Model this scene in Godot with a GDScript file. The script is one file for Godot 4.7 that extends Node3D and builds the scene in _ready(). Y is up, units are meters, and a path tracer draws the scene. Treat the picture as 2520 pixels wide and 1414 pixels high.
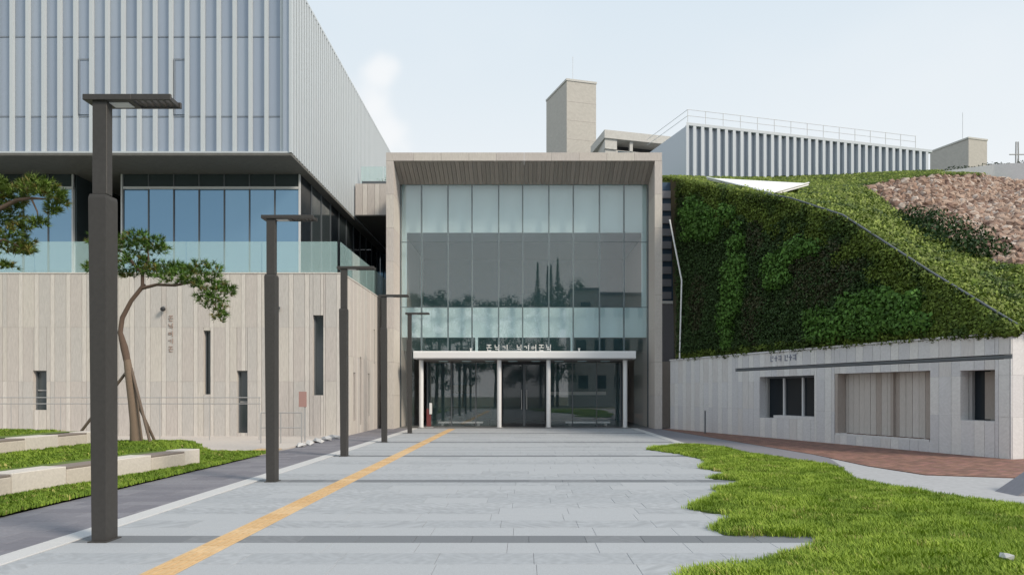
extends Node3D
# x to the right, y up, the camera looks along -z; distances in metres

var rng := RandomNumberGenerator.new()
var boxes := {}
var chams := {}
var taken := {}
var M := {}
var tex := {}

# ------------------------------------------------------------------ helpers
func numbered(n: String) -> String:
	if not taken.has(n):
		taken[n] = 0
		return n
	taken[n] += 1
	return "%s_%03d" % [n, taken[n]]

func thing(called: String, label: String, category: String, at := Vector3.ZERO, turn := 0.0, group := "") -> Node3D:
	var o := Node3D.new()
	o.name = numbered(called)
	add_child(o)
	o.position = at
	o.rotation.y = turn
	tag(o, label, category, group)
	return o

func tag(o: Node, label: String, category: String, group := "") -> void:
	o.set_meta("label", label)
	o.set_meta("category", category)
	if group != "":
		o.set_meta("group", group)

func structure(called: String, label := "", at := Vector3.ZERO) -> Node3D:
	var o := Node3D.new()
	o.name = numbered(called)
	add_child(o)
	o.position = at
	o.set_meta("kind", "structure")
	if label != "":
		o.set_meta("label", label)
	return o

func mi(called: String, mesh: Mesh, mat: Material, parent: Node3D, at := Vector3.ZERO) -> MeshInstance3D:
	var o := MeshInstance3D.new()
	o.name = called
	o.mesh = mesh
	o.material_override = mat
	parent.add_child(o, true)
	o.position = at
	return o

func box_mesh(s: Vector3) -> Mesh:
	var k := "%.3f %.3f %.3f" % [s.x, s.y, s.z]
	if not boxes.has(k):
		var b := BoxMesh.new()
		b.size = s
		boxes[k] = b
	return boxes[k]

func bx(parent: Node3D, called: String, c: Vector3, s: Vector3, mat: Material) -> MeshInstance3D:
	return mi(called, box_mesh(s), mat, parent, c)

# box given by world corners, axis aligned
func bw(parent: Node3D, called: String, lo: Vector3, hi: Vector3, mat: Material) -> MeshInstance3D:
	return mi(called, box_mesh((hi - lo).abs()), mat, parent, parent.to_local((lo + hi) * 0.5))

func tri(st: SurfaceTool, a: Vector3, b: Vector3, c: Vector3, n: Vector3) -> void:
	if (b - a).cross(c - a).dot(n) > 0.0:
		var t := b
		b = c
		c = t
	st.set_normal(n)
	st.add_vertex(a)
	st.set_normal(n)
	st.add_vertex(b)
	st.set_normal(n)
	st.add_vertex(c)

func quad(st: SurfaceTool, a: Vector3, b: Vector3, c: Vector3, d: Vector3, n: Vector3) -> void:
	tri(st, a, b, c, n)
	tri(st, a, c, d, n)

func newst() -> SurfaceTool:
	var st := SurfaceTool.new()
	st.begin(Mesh.PRIMITIVE_TRIANGLES)
	return st

func cham_mesh(s: Vector3, c: float) -> Mesh:
	var k := "%.3f %.3f %.3f %.4f" % [s.x, s.y, s.z, c]
	if chams.has(k):
		return chams[k]
	var st := newst()
	cham(st, Vector3.ZERO, s, c, Basis())
	chams[k] = st.commit()
	return chams[k]

func cham(st: SurfaceTool, o: Vector3, s: Vector3, c: float, b: Basis) -> void:
	var h := s * 0.5
	for ax in 3:
		var a1 := (ax + 1) % 3
		var a2 := (ax + 2) % 3
		for sg in [-1.0, 1.0]:
			var q: Array[Vector3] = []
			for e in [[-1, -1], [1, -1], [1, 1], [-1, 1]]:
				var p := Vector3.ZERO
				p[ax] = sg * h[ax]
				p[a1] = e[0] * (h[a1] - c)
				p[a2] = e[1] * (h[a2] - c)
				q.append(o + b * p)
			var n := Vector3.ZERO
			n[ax] = sg
			quad(st, q[0], q[1], q[2], q[3], b * n)
		for s1 in [-1.0, 1.0]:
			for s2 in [-1.0, 1.0]:
				var q2: Array[Vector3] = []
				for e in [[0, -1], [0, 1], [1, 1], [1, -1]]:
					var p := Vector3.ZERO
					p[ax] = e[1] * (h[ax] - c)
					p[a1] = s1 * (h[a1] - (c if e[0] == 1 else 0.0))
					p[a2] = s2 * (h[a2] - (c if e[0] == 0 else 0.0))
					q2.append(o + b * p)
				var n := Vector3.ZERO
				n[a1] = s1 * 0.7071
				n[a2] = s2 * 0.7071
				quad(st, q2[0], q2[1], q2[2], q2[3], b * n)
	for sx in [-1.0, 1.0]:
		for sy in [-1.0, 1.0]:
			for sz in [-1.0, 1.0]:
				tri(st, o + b * Vector3(sx * h.x, sy * (h.y - c), sz * (h.z - c)), o + b * Vector3(sx * (h.x - c), sy * h.y, sz * (h.z - c)), o + b * Vector3(sx * (h.x - c), sy * (h.y - c), sz * h.z), b * Vector3(sx, sy, sz).normalized())

func cbx(parent: Node3D, called: String, c: Vector3, s: Vector3, mat: Material, ch := 0.008) -> MeshInstance3D:
	return mi(called, cham_mesh(s, ch), mat, parent, c)

func tube(st: SurfaceTool, pts: Array, radii: Array, seg := 8) -> void:
	var rings := []
	var norms := []
	for i in pts.size():
		var dir: Vector3 = (pts[min(i + 1, pts.size() - 1)] - pts[max(i - 1, 0)]).normalized()
		var side := dir.cross(Vector3(0.13, 0.31, 0.94) if absf(dir.y) > 0.5 else Vector3.UP).normalized()
		var up := side.cross(dir).normalized()
		var ring: Array[Vector3] = []
		var nr: Array[Vector3] = []
		for k in seg:
			var a := TAU * k / seg
			var n := side * cos(a) + up * sin(a)
			ring.append(pts[i] + n * radii[i])
			nr.append(n)
		rings.append(ring)
		norms.append(nr)
	for i in pts.size() - 1:
		for k in seg:
			var k2 := (k + 1) % seg
			var v := [rings[i][k], rings[i][k2], rings[i + 1][k2], rings[i + 1][k]]
			var n := [norms[i][k], norms[i][k2], norms[i + 1][k2], norms[i + 1][k]]
			for t in [[0, 1, 2], [0, 2, 3]]:
				var cr: Vector3 = (v[t[1]] - v[t[0]]).cross(v[t[2]] - v[t[0]])
				var order: Array = t if cr.dot(n[t[0]]) < 0.0 else [t[0], t[2], t[1]]
				for j in order:
					st.set_normal(n[j])
					st.add_vertex(v[j])
	for e in [0, pts.size() - 1]:
		var dir2: Vector3 = (pts[1] - pts[0]) if e == 0 else (pts[-1] - pts[-2])
		var nn := dir2.normalized() * (-1.0 if e == 0 else 1.0)
		for k in range(1, seg - 1):
			tri(st, rings[e][0], rings[e][k], rings[e][k + 1], nn)

func tube_part(parent: Node3D, called: String, pts: Array, r: float, mat: Material, seg := 8) -> MeshInstance3D:
	var st := newst()
	var rr := []
	var loc := []
	for p in pts:
		rr.append(r)
		loc.append(parent.to_local(p))
	tube(st, loc, rr, seg)
	return mi(called, st.commit(), mat, parent)

# polygon in the plane (ex, ey) pushed along ez by len
func extrude(st: SurfaceTool, poly: PackedVector2Array, o: Vector3, ex: Vector3, ey: Vector3, ez: Vector3, length: float) -> void:
	var idx := Geometry2D.triangulate_polygon(poly)
	for i in range(0, idx.size(), 3):
		var v: Array[Vector3] = []
		for j in 3:
			v.append(o + ex * poly[idx[i + j]].x + ey * poly[idx[i + j]].y)
		tri(st, v[0], v[1], v[2], -ez)
		tri(st, v[0] + ez * length, v[1] + ez * length, v[2] + ez * length, ez)
	var clock := Geometry2D.is_polygon_clockwise(poly)
	for i in poly.size():
		var p := poly[i]
		var q := poly[(i + 1) % poly.size()]
		var e := q - p
		var n2 := Vector2(e.y, -e.x).normalized() * (-1.0 if clock else 1.0)
		var a := o + ex * p.x + ey * p.y
		var b := o + ex * q.x + ey * q.y
		quad(st, a, b, b + ez * length, a + ez * length, (ex * n2.x + ey * n2.y))

# flat sheet over the ground from a polygon in (x, z)
func sheet(called: String, poly: PackedVector2Array, y: float, thick: float, mat: Material, parent: Node3D) -> MeshInstance3D:
	var st := newst()
	extrude(st, poly, Vector3(0, y - thick, 0), Vector3(1, 0, 0), Vector3(0, 0, 1), Vector3(0, 1, 0), thick)
	return mi(called, st.commit(), mat, parent)

func scatter(called: String, mesh: Mesh, mat: Material, xf: Array, cols: Array, parent: Node3D) -> MultiMeshInstance3D:
	var mm := MultiMesh.new()
	mm.transform_format = MultiMesh.TRANSFORM_3D
	mm.use_colors = true
	mm.mesh = mesh
	mm.instance_count = xf.size()
	for i in xf.size():
		mm.set_instance_transform(i, xf[i])
		mm.set_instance_color(i, cols[i])
	var o := MultiMeshInstance3D.new()
	o.name = called
	o.multimesh = mm
	o.material_override = mat
	parent.add_child(o, true)
	o.set_meta("kind", "stuff")
	return o

# cladding of separate panels; holes in (along, up) coordinates of the wall
func clad(parent: Node3D, called: String, o: Vector3, u: Vector3, n: Vector3, cols: Array, rows: Array, depth: float, holes: Array, mats: Array, gap := 0.012) -> int:
	var count := 0
	var x := 0.0
	var bas := Basis(u, Vector3.UP, n)
	for ci in cols.size():
		var y := 0.0
		for ri in rows.size():
			var rects: Array[Rect2] = [Rect2(x, y, cols[ci], rows[ri])]
			for hole in holes:
				var h: Rect2 = hole
				var nxt: Array[Rect2] = []
				for r in rects:
					var c := r.intersection(h)
					if c.size.x <= 0.001 or c.size.y <= 0.001:
						nxt.append(r)
						continue
					if c.position.x - r.position.x > 0.02:
						nxt.append(Rect2(r.position.x, r.position.y, c.position.x - r.position.x, r.size.y))
					if r.end.x - c.end.x > 0.02:
						nxt.append(Rect2(c.end.x, r.position.y, r.end.x - c.end.x, r.size.y))
					if c.position.y - r.position.y > 0.02:
						nxt.append(Rect2(c.position.x, r.position.y, c.size.x, c.position.y - r.position.y))
					if r.end.y - c.end.y > 0.02:
						nxt.append(Rect2(c.position.x, c.end.y, c.size.x, r.end.y - c.end.y))
				rects = nxt
			for r in rects:
				var s := Vector3(maxf(r.size.x - gap, 0.02), maxf(r.size.y - gap * 0.3, 0.02), depth)
				var c3 := o + u * (r.position.x + r.size.x * 0.5) + Vector3.UP * (r.position.y + r.size.y * 0.5) - n * (depth * 0.5 - rng.randf() * 0.006)
				var p := bx(parent, called, c3, s, mats[int(rng.randf() * (mats.size() - 1))] if ci % 2 == 0 or rng.randf() < 0.2 else mats[-1])
				p.basis = bas
				count += 1
			y += rows[ri]
		x += cols[ci]
	return count

func noise_tex(seed_: int, freq: float, lo: float, hi: float, octaves := 4, stretch := Vector2.ONE) -> Texture2D:
	var k := "%d %f %f %f %d %s" % [seed_, freq, lo, hi, octaves, stretch]
	if tex.has(k):
		return tex[k]
	var nz := FastNoiseLite.new()
	nz.seed = seed_
	nz.frequency = freq
	nz.fractal_octaves = octaves
	nz.noise_type = FastNoiseLite.TYPE_SIMPLEX
	var n := 256
	var im := Image.create(n, n, false, Image.FORMAT_RGB8)
	for y in n:
		for x in n:
			# tiles by walking round a torus
			var a := TAU * x / n
			var b := TAU * y / n
			var v := nz.get_noise_3d(cos(a) * 40.0 * stretch.x + 100.0, sin(a) * 40.0 * stretch.x + cos(b) * 40.0 * stretch.y, sin(b) * 40.0 * stretch.y)
			v = clampf(v * 0.9 + 0.5, 0, 1)
			var g := lerpf(lo, hi, v)
			im.set_pixel(x, y, Color(g, g, g))
	tex[k] = ImageTexture.create_from_image(im)
	return tex[k]

func mat(called: String, c: Vector3, rough := 0.8, t: Texture2D = null, sc := 1.0, metal := 0.0) -> StandardMaterial3D:
	var m := StandardMaterial3D.new()
	m.resource_name = called
	m.albedo_color = Color(c.x, c.y, c.z).linear_to_srgb()
	m.roughness = rough
	m.metallic = metal
	if t:
		m.albedo_texture = t
		m.uv1_triplanar = true
		m.uv1_world_triplanar = true
		m.uv1_scale = Vector3.ONE * sc
	M[called] = m
	return m

func pane_mat(called: String, c: Vector3, alpha: float, rough := 0.02, spec := 0.5) -> StandardMaterial3D:
	var m := mat(called, c, rough)
	m.transparency = BaseMaterial3D.TRANSPARENCY_ALPHA
	m.albedo_color.a = alpha
	m.metallic_specular = spec
	return m

func foliage_mat(called: String, rough := 0.6, back := Vector3(0.3, 0.4, 0.1)) -> StandardMaterial3D:
	var m := mat(called, Vector3.ONE, rough)
	m.vertex_color_use_as_albedo = true
	m.cull_mode = BaseMaterial3D.CULL_DISABLED
	m.backlight_enabled = true
	m.backlight = Color(back.x, back.y, back.z)
	m.metallic_specular = 0.3
	return m

func P(x: float, y: float, d: float) -> Vector3:
	return Vector3(x, y, -d)

# ------------------------------------------------------------------ scene
func _ready() -> void:
	rng.seed = 20240611
	camera_and_light()
	materials()
	ground()
	left_lawn()
	museum_wing()
	entrance_hall()
	stone_wall()
	hillside()
	hill_buildings()
	lamps()
	pines()
	right_lawn()
	small_things()
	mirrored_trees()

func camera_and_light() -> void:
	var cam := Camera3D.new()
	cam.name = "camera"
	add_child(cam)
	cam.position = Vector3(0, 1.54, 0)
	cam.projection = Camera3D.PROJECTION_FRUSTUM
	cam.near = 0.1
	cam.far = 1500.0
	cam.size = 1414.0 / 1680.0 * 0.1
	cam.frustum_offset = Vector2(-30.0, 260.0) / 1680.0 * 0.1
	cam.current = true

	var sun := DirectionalLight3D.new()
	sun.name = "sun"
	add_child(sun)
	sun.look_at_from_position(Vector3(0.66, 0.60, 0.45) * 50.0, Vector3.ZERO, Vector3.UP)
	sun.light_energy = 0.9
	sun.light_color = Color(1.0, 0.94, 0.86)
	sun.light_angular_distance = 14.0
	sun.shadow_enabled = true

	var nz := FastNoiseLite.new()
	nz.seed = 11
	nz.frequency = 1.6
	nz.fractal_octaves = 5
	var w := 1024
	var h := 512
	var im := Image.create(w, h, false, Image.FORMAT_RGBF)
	var puffs := [[-0.212, 0.43, 0.03], [-0.222, 0.39, 0.042], [-0.205, 0.355, 0.04], [-0.25, 0.39, 0.035], [-0.22, 0.31, 0.05], [1.3, 0.3, 0.12], [2.2, 0.35, 0.1], [-1.6, 0.3, 0.13], [-2.6, 0.4, 0.1]]
	for y in h:
		var el := (0.5 - (y + 0.5) / h) * PI
		for x in w:
			var az := wrapf((x + 0.5) / w * TAU, -PI, PI)
			var dir := Vector3(sin(az) * cos(el), sin(el), -cos(az) * cos(el))
			var t := clampf(sin(el), 0.0, 1.0)
			var c := Vector3(0.90, 0.92, 0.93).lerp(Vector3(0.655, 0.76, 0.85), smoothstep(0.08, 0.62, t))
			c = c.lerp(Vector3(0.63, 0.74, 0.86), smoothstep(0.5, 1.0, t))
			var v := nz.get_noise_3d(dir.x, dir.y * 2.2, dir.z) * 0.5 + 0.5
			var cl := smoothstep(0.35, 1.0, v) * 0.25
			for p in puffs:
				var da: float = absf(wrapf(az - p[0], -PI, PI))
				var q: float = 1.0 - sqrt(da * da + (el - p[1]) * (el - p[1])) / p[2]
				q += (nz.get_noise_3d(dir.x * 9.0, dir.y * 9.0, dir.z * 9.0)) * 0.9
				cl = maxf(cl, smoothstep(-0.1, 0.8, q) * 0.75)
			c = c.lerp(Vector3(0.93, 0.94, 0.95), cl * smoothstep(0.0, 0.1, t))
			c *= 0.86
			im.set_pixel(x, y, Color(c.x, c.y, c.z))
	var sky := Sky.new()
	var pm := PanoramaSkyMaterial.new()
	pm.panorama = ImageTexture.create_from_image(im)
	sky.sky_material = pm
	var env := Environment.new()
	env.background_mode = Environment.BG_SKY
	env.sky = sky
	env.tonemap_mode = Environment.TONE_MAPPER_LINEAR
	env.tonemap_exposure = 1.2
	env.sdfgi_enabled = true
	env.ssao_enabled = true
	env.ssil_enabled = true
	var we := WorldEnvironment.new()
	we.name = "world"
	we.environment = env
	add_child(we)

func materials() -> void:
	var fine := noise_tex(3, 0.9, 0.90, 1.0, 3)
	var mott := noise_tex(5, 0.05, 0.92, 1.0, 5)
	var vert := noise_tex(8, 0.25, 0.90, 1.0, 4, Vector2(3.0, 0.12))
	var soft := noise_tex(21, 0.12, 0.93, 1.0, 5)
	var stain := noise_tex(33, 0.07, 0.89, 1.0, 6)
	var rough_n := noise_tex(21, 0.2, 0.72, 1.0, 5)
	# granite slabs
	mat("slab_a", Vector3(0.41, 0.435, 0.465), 0.75, stain, 0.45)
	mat("slab_b", Vector3(0.385, 0.41, 0.44), 0.75, stain, 0.35)
	mat("slab_c", Vector3(0.425, 0.45, 0.48), 0.75, fine, 0.7)
	mat("slab_d", Vector3(0.37, 0.395, 0.425), 0.75, mott, 0.8)
	mat("band", Vector3(0.18, 0.195, 0.215), 0.7, fine, 0.8)
	mat("band_b", Vector3(0.21, 0.225, 0.245), 0.7, mott, 0.8)
	mat("kerb", Vector3(0.58, 0.59, 0.60), 0.7, fine, 0.7)
	mat("joint", Vector3(0.25, 0.26, 0.27), 0.95, mott, 0.8)
	mat("slate_a", Vector3(0.19, 0.19, 0.22), 0.75, soft, 0.6)
	mat("slate_b", Vector3(0.215, 0.215, 0.245), 0.75, soft, 0.5)
	mat("slate_c", Vector3(0.17, 0.17, 0.20), 0.75, soft, 0.7)
	mat("tactile_a", Vector3(0.64, 0.44, 0.23), 0.75, mott, 0.8)
	mat("tactile_b", Vector3(0.67, 0.48, 0.27), 0.75, mott, 0.7)
	mat("tactile_c", Vector3(0.60, 0.40, 0.20), 0.75, mott, 0.7)
	mat("concrete", Vector3(0.40, 0.41, 0.43), 0.85, soft, 0.25)
	mat("earth", Vector3(0.16, 0.17, 0.12), 0.95, mott, 0.2)
	mat("lawn_soil", Vector3(0.14, 0.21, 0.035), 0.95, rough_n, 0.8)
	mat("brick", Vector3(0.31, 0.18, 0.145), 0.85, rough_n, 0.9)
	var bi := Image.create(256, 256, false, Image.FORMAT_RGB8)
	bi.fill(Color(0.62, 0.6, 0.58))
	for row in 16:
		for k in 9:
			var g := rng.randf_range(0.72, 1.0)
			bi.fill_rect(Rect2i(k * 32 - (16 if row % 2 else 0) + 1, row * 16 + 1, 30, 14), Color(g, g * rng.randf_range(0.93, 1.0), g * rng.randf_range(0.9, 1.0)))
	M.brick.albedo_texture = ImageTexture.create_from_image(bi)
	M.brick.uv1_scale = Vector3.ONE * 0.6
	# stone cladding
	mat("stone_pink", Vector3(0.545, 0.51, 0.485), 0.85, vert, 0.35)
	mat("stone_grey", Vector3(0.535, 0.515, 0.495), 0.85, vert, 0.4)
	mat("stone_cream", Vector3(0.59, 0.56, 0.52), 0.85, vert, 0.35)
	mat("stone_light", Vector3(0.64, 0.61, 0.575), 0.85, vert, 0.3)
	mat("stone_tan", Vector3(0.555, 0.515, 0.48), 0.85, soft, 0.5)
	mat("wall_grey_a", Vector3(0.66, 0.665, 0.685), 0.85, soft, 0.4)
	mat("wall_grey_b", Vector3(0.69, 0.695, 0.71), 0.85, vert, 0.4)
	mat("wall_grey_c", Vector3(0.62, 0.625, 0.65), 0.85, soft, 0.5)
	mat("wall_grey_d", Vector3(0.67, 0.66, 0.66), 0.85, vert, 0.4)
	mat("wall_light", Vector3(0.72, 0.72, 0.72), 0.85, soft, 0.4)
	mat("plank_a", Vector3(0.56, 0.53, 0.505), 0.85, vert, 0.6)
	mat("plank_b", Vector3(0.42, 0.375, 0.345), 0.85, vert, 0.6)
	mat("plank_c", Vector3(0.61, 0.58, 0.56), 0.85, vert, 0.6)
	mat("rust", Vector3(0.17, 0.09, 0.055), 0.9, rough_n, 2.0)
	mat("core", Vector3(0.22, 0.215, 0.21), 0.9)
	mat("mortar", Vector3(0.30, 0.285, 0.27), 0.9)
	mat("soffit_a", Vector3(0.34, 0.305, 0.275), 0.7, vert, 0.8)
	mat("soffit_b", Vector3(0.37, 0.33, 0.30), 0.7, vert, 0.8)
	mat("soffit_c", Vector3(0.31, 0.28, 0.255), 0.7, vert, 0.8)
	# metals, glass
	mat("fin", Vector3(0.48, 0.53, 0.57), 0.5, null, 1.0)
	mat("fin_grey", Vector3(0.43, 0.485, 0.545), 0.5, null, 1.0)
	mat("dark_soffit", Vector3(0.13, 0.13, 0.122), 0.65, mott, 0.3)
	mat("black", Vector3(0.02, 0.022, 0.026), 0.6)
	mat("white_steel", Vector3(0.74, 0.75, 0.76), 0.35)
	mat("lamp_metal", Vector3(0.048, 0.046, 0.044), 0.55, mott, 1.2)
	mat("mullion", Vector3(0.10, 0.115, 0.13), 0.5)
	mat("mullion_light", Vector3(0.13, 0.17, 0.19), 0.5)
	mat("joint_metal", Vector3(0.20, 0.235, 0.285), 0.5)
	mat("slot_glass", Vector3(0.07, 0.085, 0.092), 0.1)
	mat("steel", Vector3(0.34, 0.345, 0.35), 0.4)
	mat("rail", Vector3(0.55, 0.57, 0.59), 0.4)
	mat("pane_upper", Vector3(0.31, 0.365, 0.45), 0.22, null, 1.0, 0.25)
	mat("pane_upper_b", Vector3(0.285, 0.34, 0.425), 0.22, null, 1.0, 0.25)
	mat("pane_upper_c", Vector3(0.335, 0.39, 0.47), 0.22, null, 1.0, 0.25)
	mat("pane_hill", Vector3(0.31, 0.35, 0.41), 0.25, null, 1.0, 0.2)
	mat("pane_hill_b", Vector3(0.35, 0.385, 0.44), 0.25, null, 1.0, 0.2)
	mat("louvre", Vector3(0.24, 0.245, 0.28), 0.6)
	mat("pane_blue", Vector3(0.145, 0.265, 0.385), 0.05, null, 1.0, 0.75)
	mat("pane_blue_b", Vector3(0.17, 0.295, 0.41), 0.05, null, 1.0, 0.75)
	mat("pane_dark", Vector3(0.10, 0.13, 0.145), 0.06, null, 1.0, 0.6)
	pane_mat("pane_clear", Vector3(0.25, 0.5, 0.52), 0.025, 0.01)
	pane_mat("pane_rail", Vector3(0.45, 0.68, 0.68), 0.26, 0.03)
	pane_mat("pane_door", Vector3(0.04, 0.06, 0.07), 0.45, 0.03)
	mat("window_glass", Vector3(0.018, 0.024, 0.03), 0.12).metallic_specular = 0.25
	mat("blind", Vector3(0.64, 0.83, 0.87), 0.8)
	mat("interior", Vector3(0.055, 0.10, 0.165), 0.9, mott, 0.2)  # blue of the sky mirrored in the entrance glass is put into this colour
	mat("interior_floor", Vector3(0.16, 0.165, 0.17), 0.5)
	mat("tower_stone", Vector3(0.475, 0.462, 0.43), 0.9, soft, 0.12)
	mat("block_white", Vector3(0.52, 0.52, 0.50), 0.9, soft, 0.15)
	mat("white_roof", Vector3(0.82, 0.83, 0.84), 0.5)
	mat("soil", Vector3(0.09, 0.08, 0.05), 0.95, rough_n, 0.5)
	mat("slope_soil", Vector3(0.12, 0.17, 0.04), 0.95, rough_n, 0.5)
	mat("rubble_soil", Vector3(0.17, 0.11, 0.09), 0.95, rough_n, 0.5)
	mat("rock_a", Vector3(0.41, 0.275, 0.21), 0.9, rough_n, 0.9)
	mat("rock_b", Vector3(0.52, 0.385, 0.305), 0.9, rough_n, 0.9)
	mat("rock_c", Vector3(0.29, 0.185, 0.145), 0.9, rough_n, 0.9)
	mat("rock_d", Vector3(0.66, 0.56, 0.49), 0.9, rough_n, 0.9)
	mat("bench_stone", Vector3(0.56, 0.515, 0.46), 0.85, soft, 0.6)
	mat("bench_stone_b", Vector3(0.61, 0.575, 0.53), 0.85, soft, 0.6)
	mat("bench_wood", Vector3(0.235, 0.20, 0.18), 0.8, vert, 1.2)
	mat("bark", Vector3(0.165, 0.115, 0.09), 0.95, rough_n, 2.5)
	mat("bark_low", Vector3(0.27, 0.205, 0.155), 0.95, rough_n, 2.0)
	mat("stake", Vector3(0.2, 0.155, 0.125), 0.9, rough_n, 2.0)
	mat("letter_red", Vector3(0.36, 0.27, 0.235), 0.7)
	mat("letter_blue", Vector3(0.22, 0.24, 0.31), 0.6)
	mat("sign_red", Vector3(0.36, 0.22, 0.20), 0.7)
	mat("red", Vector3(0.16, 0.04, 0.04), 0.5)
	foliage_mat("grass", 0.6, Vector3(0.42, 0.5, 0.12))
	foliage_mat("leaves", 0.55, Vector3(0.25, 0.35, 0.1))
	foliage_mat("needles", 0.6, Vector3(0.15, 0.22, 0.06))

# ------------------------------------------------------------------ ground and paving
var edge_pts := [[40.0, 4.68], [18.9, 4.68], [18.48, 3.41], [17.2, 3.95], [15.87, 4.14], [15.2, 4.1], [13.98, 3.62], [13.07, 3.97], [12.32, 3.34], [11.76, 3.97], [10.87, 3.07], [10.43, 3.04], [9.08, 2.17], [8.48, 2.68], [7.70, 2.13], [7.40, 2.2], [7.33, 3.2], [6.75, 2.93], [6.19, 2.1], [5.81, 1.42], [4.5, 0.9], [2.0, 0.6], [-5.0, 0.4]]

func edge_x(d: float) -> float:
	for i in edge_pts.size() - 1:
		var a: Array = edge_pts[i]
		var b: Array = edge_pts[i + 1]
		if d <= a[0] and d >= b[0]:
			return lerpf(a[1], b[1], (a[0] - d) / (a[0] - b[0]))
	return 4.68

func ground() -> void:
	var g := structure("ground", "flat ground under the whole site")
	bw(g, "ground_sheet", Vector3(-260, -0.4, -300), Vector3(260, -0.10, 220), M.earth)

	var plaza := structure("plaza_paving", "pale grey granite slabs with dark bands leading to the entrance", Vector3(0, 0, -16))
	bw(plaza, "bedding", Vector3(-4.95, -0.09, -31.5), Vector3(5.0, -0.008, 4), M.joint)
	var rows := []
	var d := 2.26 - 4.77 * 1.0
	while d < 29.3:
		rows.append([d, 0.35, true])
		d += 0.35
		for k in 10:
			rows.append([d, 0.442, false])
			d += 0.442
	var light := [M.slab_a, M.slab_b, M.slab_c, M.slab_d, M.slab_a, M.slab_c]
	var parts := 0
	var rest := {}
	for r in rows:
		var d0: float = r[0]
		var dz: float = r[1]
		if d0 + dz > 29.9:
			dz = 29.9 - d0
		if dz < 0.05:
			continue
		var right := edge_x(d0 + dz * 0.5)
		if d0 > 18.6:
			right = 4.675
		var x := -4.675 - rng.randf() * 0.9
		var tone := int(rng.randf() * 6)
		while x < right:
			var l := 0.9 if not r[2] else 0.6
			var x0 := maxf(x, -4.675)
			var x1 := minf(x + l, right)
			x += l
			if x1 - x0 < 0.05:
				continue
			var m: Material
			if r[2]:
				m = M.band if rng.randf() < 0.65 else M.band_b
			else:
				m = light[tone] if rng.randf() < 0.8 else light[int(rng.randf() * 6)]
			var s := Vector3(x1 - x0 - 0.003, 0.05, dz - 0.003)
			var c := Vector3((x0 + x1) * 0.5, -0.025 + rng.randf() * 0.0015, -(d0 + dz * 0.5))
			if d0 > 4.5 and parts < 295:
				cbx(plaza, "slab", plaza.to_local(c), s, m, 0.002)
				parts += 1
			else:
				if not rest.has(m):
					rest[m] = newst()
				cham(rest[m], plaza.to_local(c), s, 0.002, Basis())
	for m in rest:
		mi("far_slabs", rest[m].commit(), m, plaza).set_meta("kind", "stuff")
	# tactile strip
	var tac := structure("tactile_strip", "orange yellow tactile paving strip running to the entrance", Vector3(-3.115, 0, -16))
	var tm: Array[Mesh] = []
	var ts := newst()
	cham(ts, Vector3(0, 0.003, 0), Vector3(0.296, 0.006, 0.296), 0.002, Basis())
	for k in 4:
		cham(ts, Vector3(-0.105 + 0.07 * k, 0.0085, 0), Vector3(0.03, 0.005, 0.27), 0.002, Basis())
	tm.append(ts.commit())
	for k in 86:
		var far := 29.2 - 0.3 * k
		var pick := [M.tactile_a, M.tactile_b, M.tactile_a, M.tactile_c][int(rng.randf() * 4)] as Material
		mi("tactile_tile", tm[0], pick, tac, tac.to_local(Vector3(-3.115, 0.001, -far)))
	# white kerb lines
	for side in [[-4.815, -2.0, 29.9], [4.815, 19.0, 29.9]]:
		var kb := structure("kerb_line", "white granite edging along the plaza", Vector3(side[0], 0, -(side[1] + side[2]) * 0.5))
		var z: float = side[1]
		while z < side[2] - 0.2:
			var l := minf(1.0, side[2] - z)
			cbx(kb, "kerb_stone", kb.to_local(Vector3(side[0], -0.03, -(z + l * 0.5))), Vector3(0.27, 0.08, l - 0.006), M.kerb, 0.005)
			z += 1.0
	# dark path on the left
	var path := structure("slate_path", "dark slate path beside the lawn", Vector3(-5.73, 0, -16))
	bw(path, "bedding", Vector3(-6.5, -0.09, -31.5), Vector3(-4.96, -0.035, 4), M.joint)
	var sl := [M.slate_a, M.slate_b, M.slate_c]
	z_rows(path, sl, -6.5, -4.955, -2.0, 31.4)
	# paving right of the plaza
	var slr := structure("slate_forecourt", "dark slate paving in front of the right wall")
	sheet("paving_sheet", PackedVector2Array([Vector2(4.955, -31.5), Vector2(7.0, -31.5), Vector2(7.5, -17.0), Vector2(6.6, -14.0), Vector2(4.955, -18.0)]), -0.006, 0.06, M.slate_b, slr)
	var cp := structure("concrete_path", "pale concrete path right of the lawn")
	sheet("path_sheet", PackedVector2Array([Vector2(0.3, 4), Vector2(0.3, -3), Vector2(4.955, -17.0), Vector2(6.2, -16.5), Vector2(6.9, -18.5), Vector2(7.4, -17.0), Vector2(40, -17), Vector2(40, 4)]), -0.012, 0.07, M.concrete, cp)
	var br := structure("brick_path", "red brown brick strip at the foot of the right wall")
	sheet("brick_sheet", PackedVector2Array([Vector2(6.35, -29.6), Vector2(5.9, -29.2), Vector2(7.3, -17.2), Vector2(7.3, -14.5), Vector2(7.6, -12.9), Vector2(9.1, -12.4), Vector2(30, -12.0), Vector2(30, -17.5), Vector2(15.3, -17.2), Vector2(11.4, -15.95)]), 0.004, 0.05, M.brick, br)
	# pale stone forecourt on the left, below the stone building
	var fc := structure("stone_forecourt", "pale stone forecourt before the left stone wall")
	sheet("forecourt_sheet", PackedVector2Array([Vector2(-30, -26), Vector2(-6.52, -26), Vector2(-6.52, -17.6), Vector2(-30, -18.6)]), 0.03, 0.10, M.stone_tan, fc)

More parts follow.
